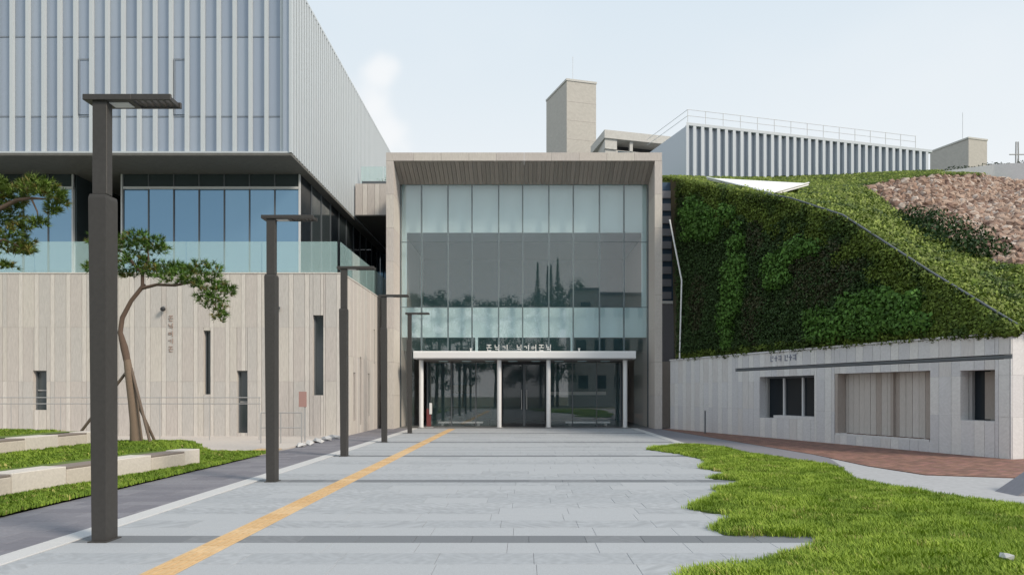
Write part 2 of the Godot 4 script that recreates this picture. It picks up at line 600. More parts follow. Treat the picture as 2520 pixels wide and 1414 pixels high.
func z_rows(path: Node3D, mats: Array, xa: float, xb: float, z0: float, z1: float) -> void:
	var rest := {}
	var parts := 0
	var z := z0
	while z < z1:
		var x := xa - rng.randf() * 0.5
		while x < xb:
			var x0 := maxf(x, xa)
			var x1 := minf(x + 0.6, xb)
			x += 0.6
			if x1 - x0 < 0.05:
				continue
			var m: Material = mats[int(rng.randf() * mats.size())]
			var s := Vector3(x1 - x0 - 0.006, 0.05, 0.294)
			var c := path.to_local(Vector3((x0 + x1) * 0.5, -0.025 + rng.randf() * 0.002, -(z + 0.15)))
			if z > 6.0 and parts < 150:
				cbx(path, "slab", c, s, m, 0.004)
				parts += 1
			else:
				if not rest.has(m):
					rest[m] = newst()
				cham(rest[m], c, s, 0.004, Basis())
		z += 0.3
	for m in rest:
		mi("far_slabs", rest[m].commit(), m, path).set_meta("kind", "stuff")

# ------------------------------------------------------------------ grass
func tuft_mesh(n: int, r: float, h: float, seed_: int, w := 0.008) -> Mesh:
	var rg := RandomNumberGenerator.new()
	rg.seed = seed_
	var st := newst()
	for i in n:
		var a := rg.randf() * TAU
		var q := sqrt(rg.randf()) * r
		var b := Vector3(cos(a) * q, 0, sin(a) * q)
		var la := rg.randf() * TAU
		var lean := Vector3(cos(la), 0, sin(la)) * rg.randf_range(0.15, 0.75)
		var hh := h * rg.randf_range(0.6, 1.15)
		var side := Vector3(-sin(la + rg.randf()), 0, cos(la + rg.randf())) * w
		var mid := b + Vector3.UP * hh * 0.6 + lean * hh * 0.25
		var tip := b + Vector3.UP * hh * 0.95 + lean * hh * 0.9
		var n1 := (side.cross(mid - b)).normalized()
		if n1.y < 0:
			n1 = -n1
		n1 = (n1 + Vector3.UP * 0.8).normalized()
		tri(st, b - side, b + side, mid + side * 0.8, n1)
		tri(st, b - side, mid + side * 0.8, mid - side * 0.8, n1)
		tri(st, mid - side * 0.8, mid + side * 0.8, tip, n1)
	return st.commit()

func left_height(x: float, d: float) -> float:
	var wa := -7.3 - 0.143 * (14.5 - d)      # inner face of the front bench wall
	var wb := -10.75
	var h := 0.02
	if d < 14.5:
		h = 0.02 if x > wa else 0.31
	else:
		h = lerpf(0.02, 0.31, smoothstep(-7.3 - (d - 14.5) * 0.25, -8.6, x))
	if d < 16.6:
		if x < wb:
			h = 0.60
	else:
		h = lerpf(h, 0.60, smoothstep(-10.5, -12.5, x))
	return h * (1.0 - smoothstep(17.0, 19.0, d)) + 0.02

func left_lawn() -> void:
	var lw := structure("left_lawn", "terraced lawn left of the slate path")
	var st := newst()
	var step := 0.25
	var xi := 0
	while -6.5 - xi * step > -24.0:
		var x0 := -6.5 - xi * step
		var x1 := x0 - step
		var di := 0
		while 1.0 + di * step < 19.0:
			var d0 := 1.0 + di * step
			var d1 := d0 + step
			if d0 < 17.4 + (-6.5 - x0) * 0.12:
				var a := P(x0, left_height(x0 - 0.001, d0), d0)
				var b := P(x1, left_height(x1 + 0.001, d0), d0)
				var c := P(x1, left_height(x1 + 0.001, d1), d1)
				var e := P(x0, left_height(x0 - 0.001, d1), d1)
				quad(st, a, b, c, e, Vector3.UP)
			di += 1
		xi += 1
	mi("turf", st.commit(), M.lawn_soil, lw)
	var xf := []
	var cols := []
	var n := FastNoiseLite.new()
	n.seed = 4
	n.frequency = 0.5
	for i in 26000:
		var x := -6.52 - rng.randf() * rng.randf() * 10.0
		var d := rng.randf_range(3.5, 18.2)
		if d > 17.4 + (-6.5 - x) * 0.12:
			continue
		var wa := -7.3 - 0.143 * (14.5 - d)
		if d < 14.55 and x < wa + 0.06 and x > wa - 0.5:
			continue
		if d < 16.6 and x < -10.68 and x > -11.2:
			continue
		if x * 1680.0 / d < -1420.0:
			continue
		var y := left_height(x, d)
		var s := rng.randf_range(0.7, 1.2)
		xf.append(Transform3D(Basis(Vector3.UP, rng.randf() * TAU).scaled(Vector3(s, s * rng.randf_range(0.7, 1.1), s)), P(x, y - 0.01, d)))
		var v := n.get_noise_2d(x, d) * 0.5 + 0.5
		cols.append(grass_col(v - 0.3))
	scatter("lawn_grass", tuft_mesh(18, 0.09, 0.065, 3, 0.006), M.grass, xf, cols, lw)

func grass_col(v: float) -> Color:
	var a := Vector3(0.13, 0.215, 0.026)
	var b := Vector3(0.34, 0.455, 0.065)
	var c := a.lerp(b, clampf(v + rng.randf_range(-0.3, 0.3), 0, 1))
	if rng.randf() < 0.03:
		c = Vector3(0.46, 0.42, 0.15)
	return Color(c.x, c.y, c.z)

func right_lawn() -> void:
	var lw := structure("right_lawn", "lush green lawn right of the plaza")
	var poly := PackedVector2Array()
	for e in edge_pts:
		if e[0] < 18.6 and e[0] > -6.0:
			poly.append(Vector2(e[1], e[0]))
	for q in [[6.6, -5.0], [6.7, 5.0], [6.65, 9.14], [6.3, 10.0], [5.95, 11.1], [5.8, 12.1], [6.35, 13.9], [6.1, 15.9], [5.65, 17.1], [5.5, 19.6], [4.56, 20.2], [3.75, 19.3]]:
		poly.append(Vector2(q[0], q[1]))
	var zp := PackedVector2Array()
	for p in poly:
		zp.append(Vector2(p.x, -p.y))
	sheet("turf", zp, 0.018, 0.05, M.lawn_soil, lw)
	var xf := []
	var cols := []
	var n := FastNoiseLite.new()
	n.seed = 9
	n.frequency = 0.8
	var tries := 0
	while xf.size() < 22000 and tries < 120000:
		tries += 1
		var d := 2.0 + 18.3 * pow(rng.randf(), 1.25)
		var x := rng.randf_range(0.6, 7.0)
		if not Geometry2D.is_point_in_polygon(Vector2(x, d), poly):
			continue
		var v := n.get_noise_2d(x, d) * 0.6 + 0.5
		var s := rng.randf_range(0.75, 1.2) * (0.65 + 0.7 * v)
		xf.append(Transform3D(Basis(Vector3.UP, rng.randf() * TAU).scaled(Vector3(s, s * rng.randf_range(0.75, 1.1), s)), P(x, 0.005, d)))
		cols.append(grass_col(v))
	scatter("lawn_grass", tuft_mesh(34, 0.11, 0.08, 6, 0.0045), M.grass, xf, cols, lw)

# ------------------------------------------------------------------ left: museum wing
func col_widths(total: float, a: float, b: float) -> Array:
	var out := []
	var x := 0.0
	var k := 0
	while x < total - 0.001:
		var w := minf(a if k % 2 == 0 else b, total - x)
		out.append(w)
		x += w
		k += 1
	return out

func museum_wing() -> void:
	var w := thing("museum_wing", "grey finned museum block on a pale stone base, left of the entrance", "building", Vector3(-14, 0, -30))
	# stone base
	var base := Node3D.new()
	base.name = "stone_base"
	w.add_child(base)
	var x0 := -23.8
	var holes := []
	# windows: x0, x1, y0, y1 in the world, front plane z = -24
	var wins := [[-17.28, -16.81, 0.95, 2.33], [-11.28, -11.04, 1.50, 3.74], [-10.11, -9.74, 0.14, 2.33], [-7.43, -7.07, 1.47, 4.28]]
	for q in wins:
		holes.append(Rect2(q[0] - x0, q[2] - 0.0, q[1] - q[0], q[3] - q[2]))
	var stones := [M.stone_pink, M.stone_grey, M.stone_pink, M.stone_grey, M.stone_cream, M.stone_light]
	clad(base, "stone_panel", base.to_local(Vector3(x0, 0.0, -24.0)), Vector3(1, 0, 0), Vector3(0, 0, 1), col_widths(-6.4 - x0, 0.40, 0.16), [1.95, 1.9, 1.88], 0.25, holes, stones)
	bw(base, "core", Vector3(x0, 0.0, -40), Vector3(-6.66, 5.66, -24.26), M.mortar)
	for q in wins:
		var gl := bw(base, "window", Vector3(q[0], q[2], -24.235), Vector3(q[1], q[3], -24.205), M.slot_glass)
		bw(gl, "frame", Vector3(q[0], q[3] - 0.05, -24.2), Vector3(q[1], q[3], -24.15), M.mullion)
		bw(gl, "frame", Vector3(q[0], q[2], -24.2), Vector3(q[0] + 0.04, q[3] - 0.051, -24.15), M.mullion)
		if q[1] - q[0] > 0.3 and q[3] < 4:
			bw(gl, "glazing_bar", Vector3(q[0] + 0.05, (q[2] + q[3]) * 0.5 - 0.02, -24.2), Vector3(q[1] - 0.01, (q[2] + q[3]) * 0.5 + 0.02, -24.16), M.steel)
	# side wall along the plaza
	var sholes := []
	var sw := [[25.55, 25.85, 0.5, 2.32], [26.55, 26.8, 0.3, 2.95], [27.95, 28.25, 0.6, 2.35], [29.0, 29.25, 2.8, 4.25]]
	for q in sw:
		sholes.append(Rect2(q[0] - 24.0, q[2], q[1] - q[0], q[3] - q[2]))
	clad(base, "side_panel", base.to_local(Vector3(-6.4, 0.0, -24.0)), Vector3(0, 0, -1), Vector3(1, 0, 0), col_widths(12.0, 0.40, 0.16), [2.9, 2.83], 0.25, sholes, stones)
	for q in sw:
		bw(base, "window", Vector3(-6.64, q[2], -q[1]), Vector3(-6.60, q[3], -q[0]), M.slot_glass)
	# terrace cap and glass balustrade
	bw(base, "parapet_cap", Vector3(x0, 5.735, -24.28), Vector3(-6.38, 5.78, -23.98), M.stone_light)
	bw(base, "terrace_floor", Vector3(x0, 5.661, -46), Vector3(-6.67, 5.70, -24.29), M.stone_grey)
	bw(base, "parapet_cap", Vector3(-6.66, 5.735, -36), Vector3(-6.38, 5.78, -24.285), M.stone_light)
	var bal := Node3D.new()
	bal.name = "glass_balustrade"
	w.add_child(bal)
	var x := -6.62
	while x > -23.0:
		bw(bal, "balustrade_pane", Vector3(x - 1.32, 5.782, -24.165), Vector3(x, 6.90, -24.145), M.pane_rail)
		x -= 1.34
	for k in 8:
		bw(bal, "balustrade_pane", Vector3(-6.535, 5.782, -25.55 - 1.34 * k), Vector3(-6.515, 6.90, -24.23 - 1.34 * k), M.pane_rail)
	# recessed glass storey
	var storey := Node3D.new()
	storey.name = "glass_storey"
	w.add_child(storey)
	bw(storey, "bulkhead", Vector3(-15.86, 9.70, -27.6), Vector3(-8.88, 10.19, -27.03), M.black)
	bw(storey, "bulkhead", Vector3(-23.8, 9.70, -27.6), Vector3(-17.84, 10.19, -27.03), M.black)
	for seg in [[-15.86, -8.87, 7], [-23.8, -17.84, 6]]:
		var n: int = seg[2]
		var pw: float = (seg[1] - seg[0]) / n
		for k in n:
			var a: float = seg[0] + pw * k
			bw(storey, "pane", Vector3(a + 0.025, 5.705, -27.04), Vector3(a + pw - 0.025, 9.60, -27.0), M.pane_blue if rng.randf() < 0.6 else M.pane_blue_b).rotation_degrees = Vector3(rng.randf_range(-0.3, 0.3), rng.randf_range(-0.4, 0.4), 0)
			bw(storey, "pane", Vector3(a + 0.025, 9.70, -27.02), Vector3(a + pw - 0.025, 10.19, -27.0), M.pane_dark)
			bw(storey, "mullion", Vector3(a - 0.024, 5.705, -27.06), Vector3(a + 0.024, 10.19, -26.97), M.mullion)
		bw(storey, "transom", Vector3(seg[0], 9.602, -27.06), Vector3(seg[1], 9.698, -26.96), M.rail)
		bw(storey, "mullion", Vector3(seg[1] - 0.05, 5.705, -27.08), Vector3(seg[1], 10.19, -26.955), M.rail)
		bw(storey, "mullion", Vector3(seg[0] - 0.09, 5.705, -27.08), Vector3(seg[0] - 0.026, 10.19, -26.955), M.rail)
	bw(storey, "recess", Vector3(-17.8, 5.705, -31.0), Vector3(-15.96, 10.19, -30.8), M.black)
	bw(storey, "recess_side", Vector3(-17.84, 5.705, -30.8), Vector3(-17.78, 10.19, -27.1), M.pane_dark)
	bw(storey, "recess_side", Vector3(-15.99, 5.705, -30.8), Vector3(-15.93, 10.19, -27.1), M.pane_dark)
	for k in 11:
		bw(storey, "side_pane", Vector3(-8.91, 5.705, -28.36 - 1.4 * k), Vector3(-8.87, 10.19, -27.1 - 1.4 * k), M.pane_dark if k % 3 != 0 else M.window_glass)
		bw(storey, "side_mullion", Vector3(-8.92, 5.705, -28.44 - 1.4 * k), Vector3(-8.84, 10.19, -28.37 - 1.4 * k), M.mullion)
	# glass wall at the back, under the bridge
	for k in 3:
		bw(storey, "back_pane", Vector3(-8.86 + 1.0 * k, 5.705, -42.05), Vector3(-7.90 + 1.0 * k, 10.36, -42.0), M.pane_blue)
		bw(storey, "back_mullion", Vector3(-7.895 + 1.0 * k, 5.705, -42.1), Vector3(-7.865 + 1.0 * k, 10.36, -41.96), M.mullion)
	# finned upper block
	var up := Node3D.new()
	up.name = "upper_block"
	w.add_child(up)
	bw(up, "core", Vector3(-26, 10.30, -46), Vector3(-8.80, 16.75, -25.2), M.core)
	bw(up, "soffit", Vector3(-26, 10.20, -46), Vector3(-8.50, 10.295, -24.88), M.dark_soffit)
	bw(up, "roof", Vector3(-26, 16.755, -46), Vector3(-8.48, 16.84, -24.86), M.fin)
	bw(up, "bottom_edge", Vector3(-26, 10.30, -25.1), Vector3(-8.56, 10.36, -24.90), M.fin)
	var ps := [M.pane_upper, M.pane_upper_b, M.pane_upper_c]
	var rows := [[10.38, 11.70], [11.76, 14.64], [14.70, 16.74]]
	var fx := -8.895
	var k2 := 0
	while fx > -25.6:
		bw(up, "fin", Vector3(fx - 0.055, 10.31, -25.16), Vector3(fx + 0.055, 16.75, -25.02), M.fin)
		for r in rows:
			bw(up, "pane", Vector3(fx - 0.528, r[0], -25.19), Vector3(fx - 0.056, r[1], -25.165), ps[int(rng.randf() * 3)])
		for yy in [11.73, 14.67]:
			bw(up, "spandrel_joint", Vector3(fx - 0.528, yy - 0.022, -25.18), Vector3(fx - 0.056, yy + 0.022, -25.15), M.joint_metal)
		if k2 == 6 or k2 == 12:
			var f := bw(up, "vent_window", Vector3(fx - 0.50, 11.80, -25.162), Vector3(fx - 0.085, 13.85, -25.13), M.pane_upper_b)
			bw(f, "frame", Vector3(fx - 0.50, 13.79, -25.129), Vector3(fx - 0.085, 13.85, -25.11), M.joint_metal)
			bw(f, "frame", Vector3(fx - 0.50, 11.80, -25.129), Vector3(fx - 0.45, 13.789, -25.11), M.joint_metal)
		fx -= 0.5845
		k2 += 1
	bw(up, "corner_panel", Vector3(-8.815, 10.31, -25.16), Vector3(-8.58, 16.75, -24.93), M.pane_upper_c)
	bw(up, "corner_fin", Vector3(-8.578, 10.31, -25.06), Vector3(-8.48, 16.75, -24.86), M.fin)
	var z := 25.25
	while z < 45.9:
		bw(up, "side_fin", Vector3(-8.598, 10.31, -z - 0.08), Vector3(-8.48, 16.75, -z + 0.08), M.fin)
		z += 0.30
	bw(up, "side_sheet", Vector3(-8.795, 10.31, -46), Vector3(-8.60, 16.75, -25.17), M.fin)
	# bridge between the two buildings
	var br := Node3D.new()
	br.name = "link_bridge"
	w.add_child(br)
	bw(br, "bridge_core", Vector3(-8.45, 10.42, -42), Vector3(-5.97, 11.95, -34.2), M.mortar)
	clad(br, "stone_panel", br.to_local(Vector3(-8.42, 10.42, -34.0)), Vector3(1, 0, 0), Vector3(0, 0, 1), col_widths(2.45, 0.36, 0.25), [1.55], 0.19, [], stones)
	bw(br, "underside", Vector3(-8.45, 10.37, -42), Vector3(-5.97, 10.415, -33.98), M.dark_soffit)
	bw(br, "planter_edge", Vector3(-8.1, 11.98, -34.2), Vector3(-5.97, 12.1, -34.02), M.mullion)
	for k in 2:
		bw(br, "balustrade_pane", Vector3(-8.3 + 1.15 * k, 12.101, -34.7), Vector3(-7.18 + 1.15 * k, 13.05, -34.68), M.pane_rail)
	# a shrub in the planter, a thing of its own
	var sh := thing("roof_shrub", "small green shrub in the planter on the stone bridge", "shrub", Vector3(-6.9, 11.96, -34.4))
	mi("foliage", clump(60, Vector3(0.55, 0.32, 0.2), 0.09, 77, Vector3(0.05, 0.09, 0.03)), M.leaves, sh, Vector3(0, 0.3, 0))

func clump(n: int, r: Vector3, leaf: float, seed_: int, col: Vector3, shell := 0.35) -> Mesh:
	var rg := RandomNumberGenerator.new()
	rg.seed = seed_
	var st := newst()
	for i in n:
		var dir := Vector3(rg.randfn(), rg.randfn(), rg.randfn()).normalized()
		var q := pow(rg.randf(), shell)
		var c := Vector3(dir.x * r.x, dir.y * r.y, dir.z * r.z) * q
		leaf_quad(st, rg, c, leaf * rg.randf_range(0.6, 1.3), (dir + Vector3(rg.randfn(), rg.randfn() + 0.5, rg.randfn()) * 0.6).normalized(), col * rg.randf_range(0.6, 1.4))
	return st.commit()

func leaf_quad(st: SurfaceTool, rg: RandomNumberGenerator, c: Vector3, s: float, n: Vector3, col: Vector3) -> void:
	var t := n.cross(Vector3(rg.randfn(), rg.randfn(), rg.randfn())).normalized()
	var b := n.cross(t)
	st.set_color(Color(col.x, col.y, col.z))
	quad(st, c - t * s * 0.5, c - b * s * 0.32 + n * s * 0.1, c + t * s * 0.5, c + b * s * 0.32 + n * s * 0.1, n)

# ------------------------------------------------------------------ centre: entrance hall
func entrance_hall() -> void:
	var h := thing("entrance_hall", "glass fronted entrance hall inside a square pale stone frame", "building", Vector3(0, 0, -35))
	var fr := Node3D.new()
	fr.name = "stone_frame"
	h.add_child(fr)
	var st := [M.stone_pink, M.stone_cream, M.stone_tan]
	for s in [-1.0, 1.0]:
		var y := 0.0
		for k in 8:
			var hh := 11.55 / 8.0
			bw(fr, "jamb_stone", Vector3(s * 5.63, y, -30.95), Vector3(s * 5.95, y + hh - 0.008, -29.4 - rng.randf() * 0.004), st[int(rng.randf() * 3)])
			y += hh
		bw(fr, "side_wall", Vector3(s * 5.63, 0, -45), Vector3(s * 5.945, 11.549, -30.955), M.stone_tan)
	for k in 10:
		bw(fr, "lintel_stone", Vector3(-5.95 + 1.19 * k, 11.551, -30.95), Vector3(-5.95 + 1.19 * (k + 1) - 0.008, 11.90, -29.4 - rng.randf() * 0.004), st[int(rng.randf() * 3)])
	bw(fr, "roof_slab", Vector3(-5.95, 11.551, -45), Vector3(5.95, 11.88, -30.955), M.stone_tan)
	# inclined soffit of narrow slats
	var so := Node3D.new()
	so.name = "soffit"
	h.add_child(so)
	var sm := [M.soffit_a, M.soffit_b, M.soffit_c]
	var slope := Vector3(0, 10.96 - 11.53, -1.45)
	var n := 60
	for k in n:
		var a := -5.62 + 11.24 / n * k
		var p := bx(so, "soffit_slat", so.to_local(Vector3(a + 5.62 / n, 11.245 + 0.02, -30.155)), Vector3(11.24 / n - 0.012, 0.03, slope.length()), sm[int(rng.randf() * 3)])
		p.rotation.x = -atan2(0.57, 1.45)
	# curtain wall
	var cw := Node3D.new()
	cw.name = "curtain_wall"
	h.add_child(cw)
	var xs := [-5.6, -4.66, -3.46, -2.37, -1.16, -0.07, 1.12, 2.23, 3.42, 4.53, 5.6]
	var ys := [3.42, 5.43, 8.38, 10.95]
	for i in 10:
		for j in 3:
			bw(cw, "glass_pane", Vector3(xs[i] + 0.012, ys[j] + 0.01, -30.915), Vector3(xs[i + 1] - 0.012, ys[j + 1] - 0.01, -30.895), M.pane_clear)
			bw(cw.get_child(-1), "inner_glass", Vector3(xs[i] + 0.012, ys[j] + 0.01, -30.955), Vector3(xs[i + 1] - 0.012, ys[j + 1] - 0.01, -30.945), M.pane_clear)
			(cw.get_child(-1) as Node3D).rotation_degrees = Vector3(rng.randf_range(-0.2, 0.2), rng.randf_range(-0.25, 0.25), 0)
		if i > 0:
			bw(cw, "mullion", Vector3(xs[i] - 0.03, 3.42, -31.08), Vector3(xs[i] + 0.03, 10.95, -30.92), M.mullion_light)
	for y in [5.43, 8.38]:
		bw(cw, "transom", Vector3(-5.6, y - 0.012, -30.99), Vector3(5.6, y + 0.012, -30.918), M.mullion_light)
	for s in [-1.0, 1.0]:
		bw(cw, "edge_frame", Vector3(s * 5.6, 0.0, -31.1), Vector3(s * 5.63, 10.96, -30.87), M.mullion)
		bw(cw, "glass_pane", Vector3(s * 4.98, 0.02, -30.915), Vector3(s * 5.59, 3.40, -30.895), M.pane_clear)
	# pale blinds wall behind the glass, with the two wide openings
	var inn := Node3D.new()
	inn.name = "interior"
	h.add_child(inn)
	bw(inn, "blind_band", Vector3(-5.62, 8.91, -31.45), Vector3(5.62, 11.2, -31.35), M.blind)
	bw(inn, "blind_band", Vector3(-5.62, 4.10, -31.45), Vector3(5.62, 5.46, -31.35), M.blind)
	for s in [-1.0, 1.0]:
		bw(inn, "blind_side", Vector3(s * 5.40, 5.462, -31.45), Vector3(s * 5.62, 8.908, -31.35), M.blind)
		bw(inn, "hanger", Vector3(s * 2.19 - 0.06, 3.40, -31.44), Vector3(s * 2.19 + 0.06, 4.098, -31.36), M.blind)
	bw(inn, "upper_floor", Vector3(-5.62, 5.0, -44.9), Vector3(5.62, 5.3, -31.46), M.interior)
	bw(inn, "upper_ceiling", Vector3(-5.62, 8.95, -44.9), Vector3(5.62, 9.2, -31.46), M.interior)
	bw(inn, "back_wall", Vector3(-5.62, 0.0, -45), Vector3(5.62, 11.5, -44.91), M.interior)
	bw(inn, "inner_wall", Vector3(-5.62, 5.301, -38.2), Vector3(5.62, 8.949, -38.0), M.interior)
	bw(inn, "lobby_wall", Vector3(-5.62, 0.0, -39.2), Vector3(5.62, 4.9, -39.0), M.interior)
	bw(inn, "lobby_floor", Vector3(-5.62, -0.08, -44.9), Vector3(5.62, 0.004, -29.92), M.interior_floor)
	bw(inn, "stair_rail", Vector3(1.2, 1.45, -35.0), Vector3(4.2, 1.62, -34.95), M.rail)
	# canopy
	var ca := Node3D.new()
	ca.name = "canopy"
	h.add_child(ca)
	var cs := newst()
	var prof := PackedVector2Array([Vector2(-33.6, 3.05), Vector2(-33.6, 3.39)])
	for k in 10:
		var a := PI / 2 - PI * k / 9.0
		prof.append(Vector2(-29.96 + cos(a) * 0.06, (3.33 if k < 5 else 3.11) + sin(a) * 0.06))
	extrude(cs, prof, ca.to_local(Vector3(-4.86, 0, 0)), Vector3(0, 0, 1), Vector3(0, 1, 0), Vector3(1, 0, 0), 9.76)
	mi("canopy_slab", cs.commit(), M.white_steel, ca)
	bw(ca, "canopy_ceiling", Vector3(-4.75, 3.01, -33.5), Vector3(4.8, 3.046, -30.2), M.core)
	for k in 8:
		var lp := CylinderMesh.new()
		lp.top_radius = 0.22
		lp.bottom_radius = 0.22
		lp.height = 0.02
		lp.radial_segments = 16
		mi("downlight", lp, M.blind, ca, ca.to_local(Vector3(-3.7 + 1.06 * k, 3.0, -31.3)))
	for px in [-4.58, -1.11, 1.08, 4.49]:
		var cy := CylinderMesh.new()
		cy.top_radius = 0.10
		cy.bottom_radius = 0.10
		cy.height = 3.03
		cy.radial_segments = 20
		var col := mi("column", cy, M.white_steel, ca, ca.to_local(Vector3(px, 1.52, -30.35)))
		var bp := CylinderMesh.new()
		bp.top_radius = 0.15
		bp.bottom_radius = 0.16
		bp.height = 0.03
		mi("base_ring", bp, M.steel, col, Vector3(0, -1.495, 0))
	# door and flanking glass
	var dr := Node3D.new()
	dr.name = "entrance_door"
	h.add_child(dr)
	bw(dr, "door_frame", Vector3(-1.12, 0, -31.66), Vector3(-1.0, 2.99, -31.5), M.black)
	bw(dr, "door_frame", Vector3(1.0, 0, -31.66), Vector3(1.12, 2.99, -31.5), M.black)
	bw(dr, "door_frame", Vector3(-0.999, 2.88, -31.66), Vector3(0.999, 2.99, -31.5), M.black)
	for s in [-1.0, 1.0]:
		var lf := bw(dr, "door_leaf", Vector3(minf(0.05 * s, 0.97 * s), 0.03, -31.6), Vector3(maxf(0.05 * s, 0.97 * s), 2.86, -31.57), M.pane_door)
		bw(lf, "stile", Vector3(minf(0.006 * s, 0.05 * s), 0.02, -31.62), Vector3(maxf(0.006 * s, 0.05 * s), 2.87, -31.54), M.mullion)
		bw(lf, "bottom_rail", Vector3(minf(0.051 * s, 0.97 * s), 0.02, -31.62), Vector3(maxf(0.051 * s, 0.97 * s), 0.14, -31.545), M.black)
		bw(lf, "handle", Vector3(s * 0.12 - 0.015, 0.8, -31.54), Vector3(s * 0.12 + 0.015, 1.7, -31.51), M.steel)
		for k in 3:
			var a: float = s * (1.14 + 1.12 * k)
			var b: float = s * (1.14 + 1.12 * (k + 1) - 0.05)
			bw(dr, "side_light", Vector3(minf(a, b), 0.03, -31.59), Vector3(maxf(a, b), 2.97, -31.57), M.pane_clear)
			bw(dr.get_child(-1), "inner_glass", Vector3(minf(a, b), 0.03, -31.64), Vector3(maxf(a, b), 2.97, -31.63), M.pane_clear)
			bw(dr, "side_mullion", Vector3(minf(b, b + s * 0.05), 0.0, -31.62), Vector3(maxf(b, b + s * 0.05), 2.99, -31.54), M.mullion)
	# narrow louvred bay between frame and planted wall
	var bay := Node3D.new()
	bay.name = "louvre_bay"
	h.add_child(bay)
	bw(bay, "bay_pier", Vector3(5.955, 0, -31.4), Vector3(6.45, 2.94, -30.2), M.plank_b)
	bw(bay, "bay_back", Vector3(5.955, 2.945, -31.6), Vector3(6.85, 11.1, -31.0), M.interior)
	bw(bay, "bay_panel", Vector3(5.96, 2.96, -31.0), Vector3(6.74, 5.55, -30.7), M.slate_b)
	bw(bay, "bay_sill", Vector3(5.955, 5.555, -31.0), Vector3(6.68, 5.68, -30.62), M.white_steel)
	for k in 9:
		bw(bay, "louvre", Vector3(5.96, 5.80 + 0.57 * k, -30.99), Vector3(6.66, 6.12 + 0.57 * k, -30.85), M.louvre)
	tube_part(bay, "flashing", [Vector3(6.10, 8.81, -28.6), Vector3(6.605, 6.26, -28.6), Vector3(6.52, 2.99, -28.6)], 0.035, M.white_steel, 6)

	# things at and behind the entrance
	var sg := thing("sign_letters", "white standing letters of the museum name on the canopy edge", "sign", Vector3(-0.08, 3.385, -30.05))
	var words := [[-1.55, 3, 0.355], [-0.22, 5, 0.325]]
	for wd in words:
		for k in wd[1]:
			glyph(sg, Vector3(wd[0] + wd[2] * k + 0.08, 0.015, 0), k + int(wd[0] * 7), 0.28)
	for px in [-2.35, 2.42]:
		var dd := thing("canopy_spike", "tiny pale fitting on top of the canopy, %s of the letters" % ("left" if px < 0 else "right"), "fitting", Vector3(px, 3.385, -30.05))
		bx(dd, "post", Vector3(0, 0.05, 0), Vector3(0.05, 0.1, 0.05), M.white_steel)
		bx(dd, "cap", Vector3(0, 0.115, 0), Vector3(0.1, 0.03, 0.08), M.white_steel)
	var stand := thing("notice_stand", "slim red and white notice stand by the left canopy column", "stand", Vector3(-4.25, 0, -30.6))
	cbx(stand, "stand_base", Vector3(0, 0.02, 0), Vector3(0.34, 0.04, 0.3), M.steel)
	cbx(stand, "stand_body", Vector3(-0.03, 0.45, 0), Vector3(0.2, 0.8, 0.06), M.red)
	cbx(stand, "stand_panel", Vector3(0.06, 0.85, 0.04), Vector3(0.12, 0.5, 0.03), M.white_steel)
	for q in [[-3.35, -33.2, "left"], [-2.1, -33.5, "right"]]:
		var so2 := thing("lobby_sofa", "black lobby sofa seen through the left glass, the %s one" % q[2], "sofa", Vector3(q[0], 0.004, q[1]), 0.0, "black sofas in the lobby")
		cbx(so2, "seat", Vector3(0, 0.36, 0), Vector3(0.95, 0.22, 0.6), M.black, 0.03)
		cbx(so2, "backrest", Vector3(0, 0.62, -0.24), Vector3(0.95, 0.5, 0.12), M.black, 0.03)
		for e in [-1.0, 1.0]:
			cbx(so2, "armrest", Vector3(e * 0.44, 0.5, 0), Vector3(0.1, 0.3, 0.6), M.black, 0.03)
			bx(so2, "leg", Vector3(e * 0.4, 0.125, 0.22), Vector3(0.05, 0.25, 0.05), M.black)
			bx(so2, "leg", Vector3(e * 0.4, 0.125, -0.22), Vector3(0.05, 0.25, 0.05), M.black)
	var scr := thing("lobby_screen", "black screen on the lobby wall above the sofas", "screen", Vector3(-3.2, 1.5, -35.4))
	cbx(scr, "panel", Vector3(0, 0.25, 0), Vector3(1.3, 0.45, 0.06), M.black, 0.01)
	bx(scr, "bracket", Vector3(0, -0.75, -0.03), Vector3(0.1, 1.49, 0.05), M.black)
	for q in [[3.0, "right"], [-3.0, "left"]]:
		var bn := thing("lobby_bench", "low white bench behind the %s glass of the entrance" % q[1], "bench", Vector3(q[0], 0.004, -32.3), 0.0, "white benches in the lobby")
		cbx(bn, "bench_seat", Vector3(0, 0.16, 0), Vector3(2.1, 0.08, 0.4), M.white_steel, 0.01)
		for e in [-0.85, 0.85]:
			bx(bn, "leg", Vector3(e, 0.06, 0), Vector3(0.12, 0.12, 0.34), M.steel)

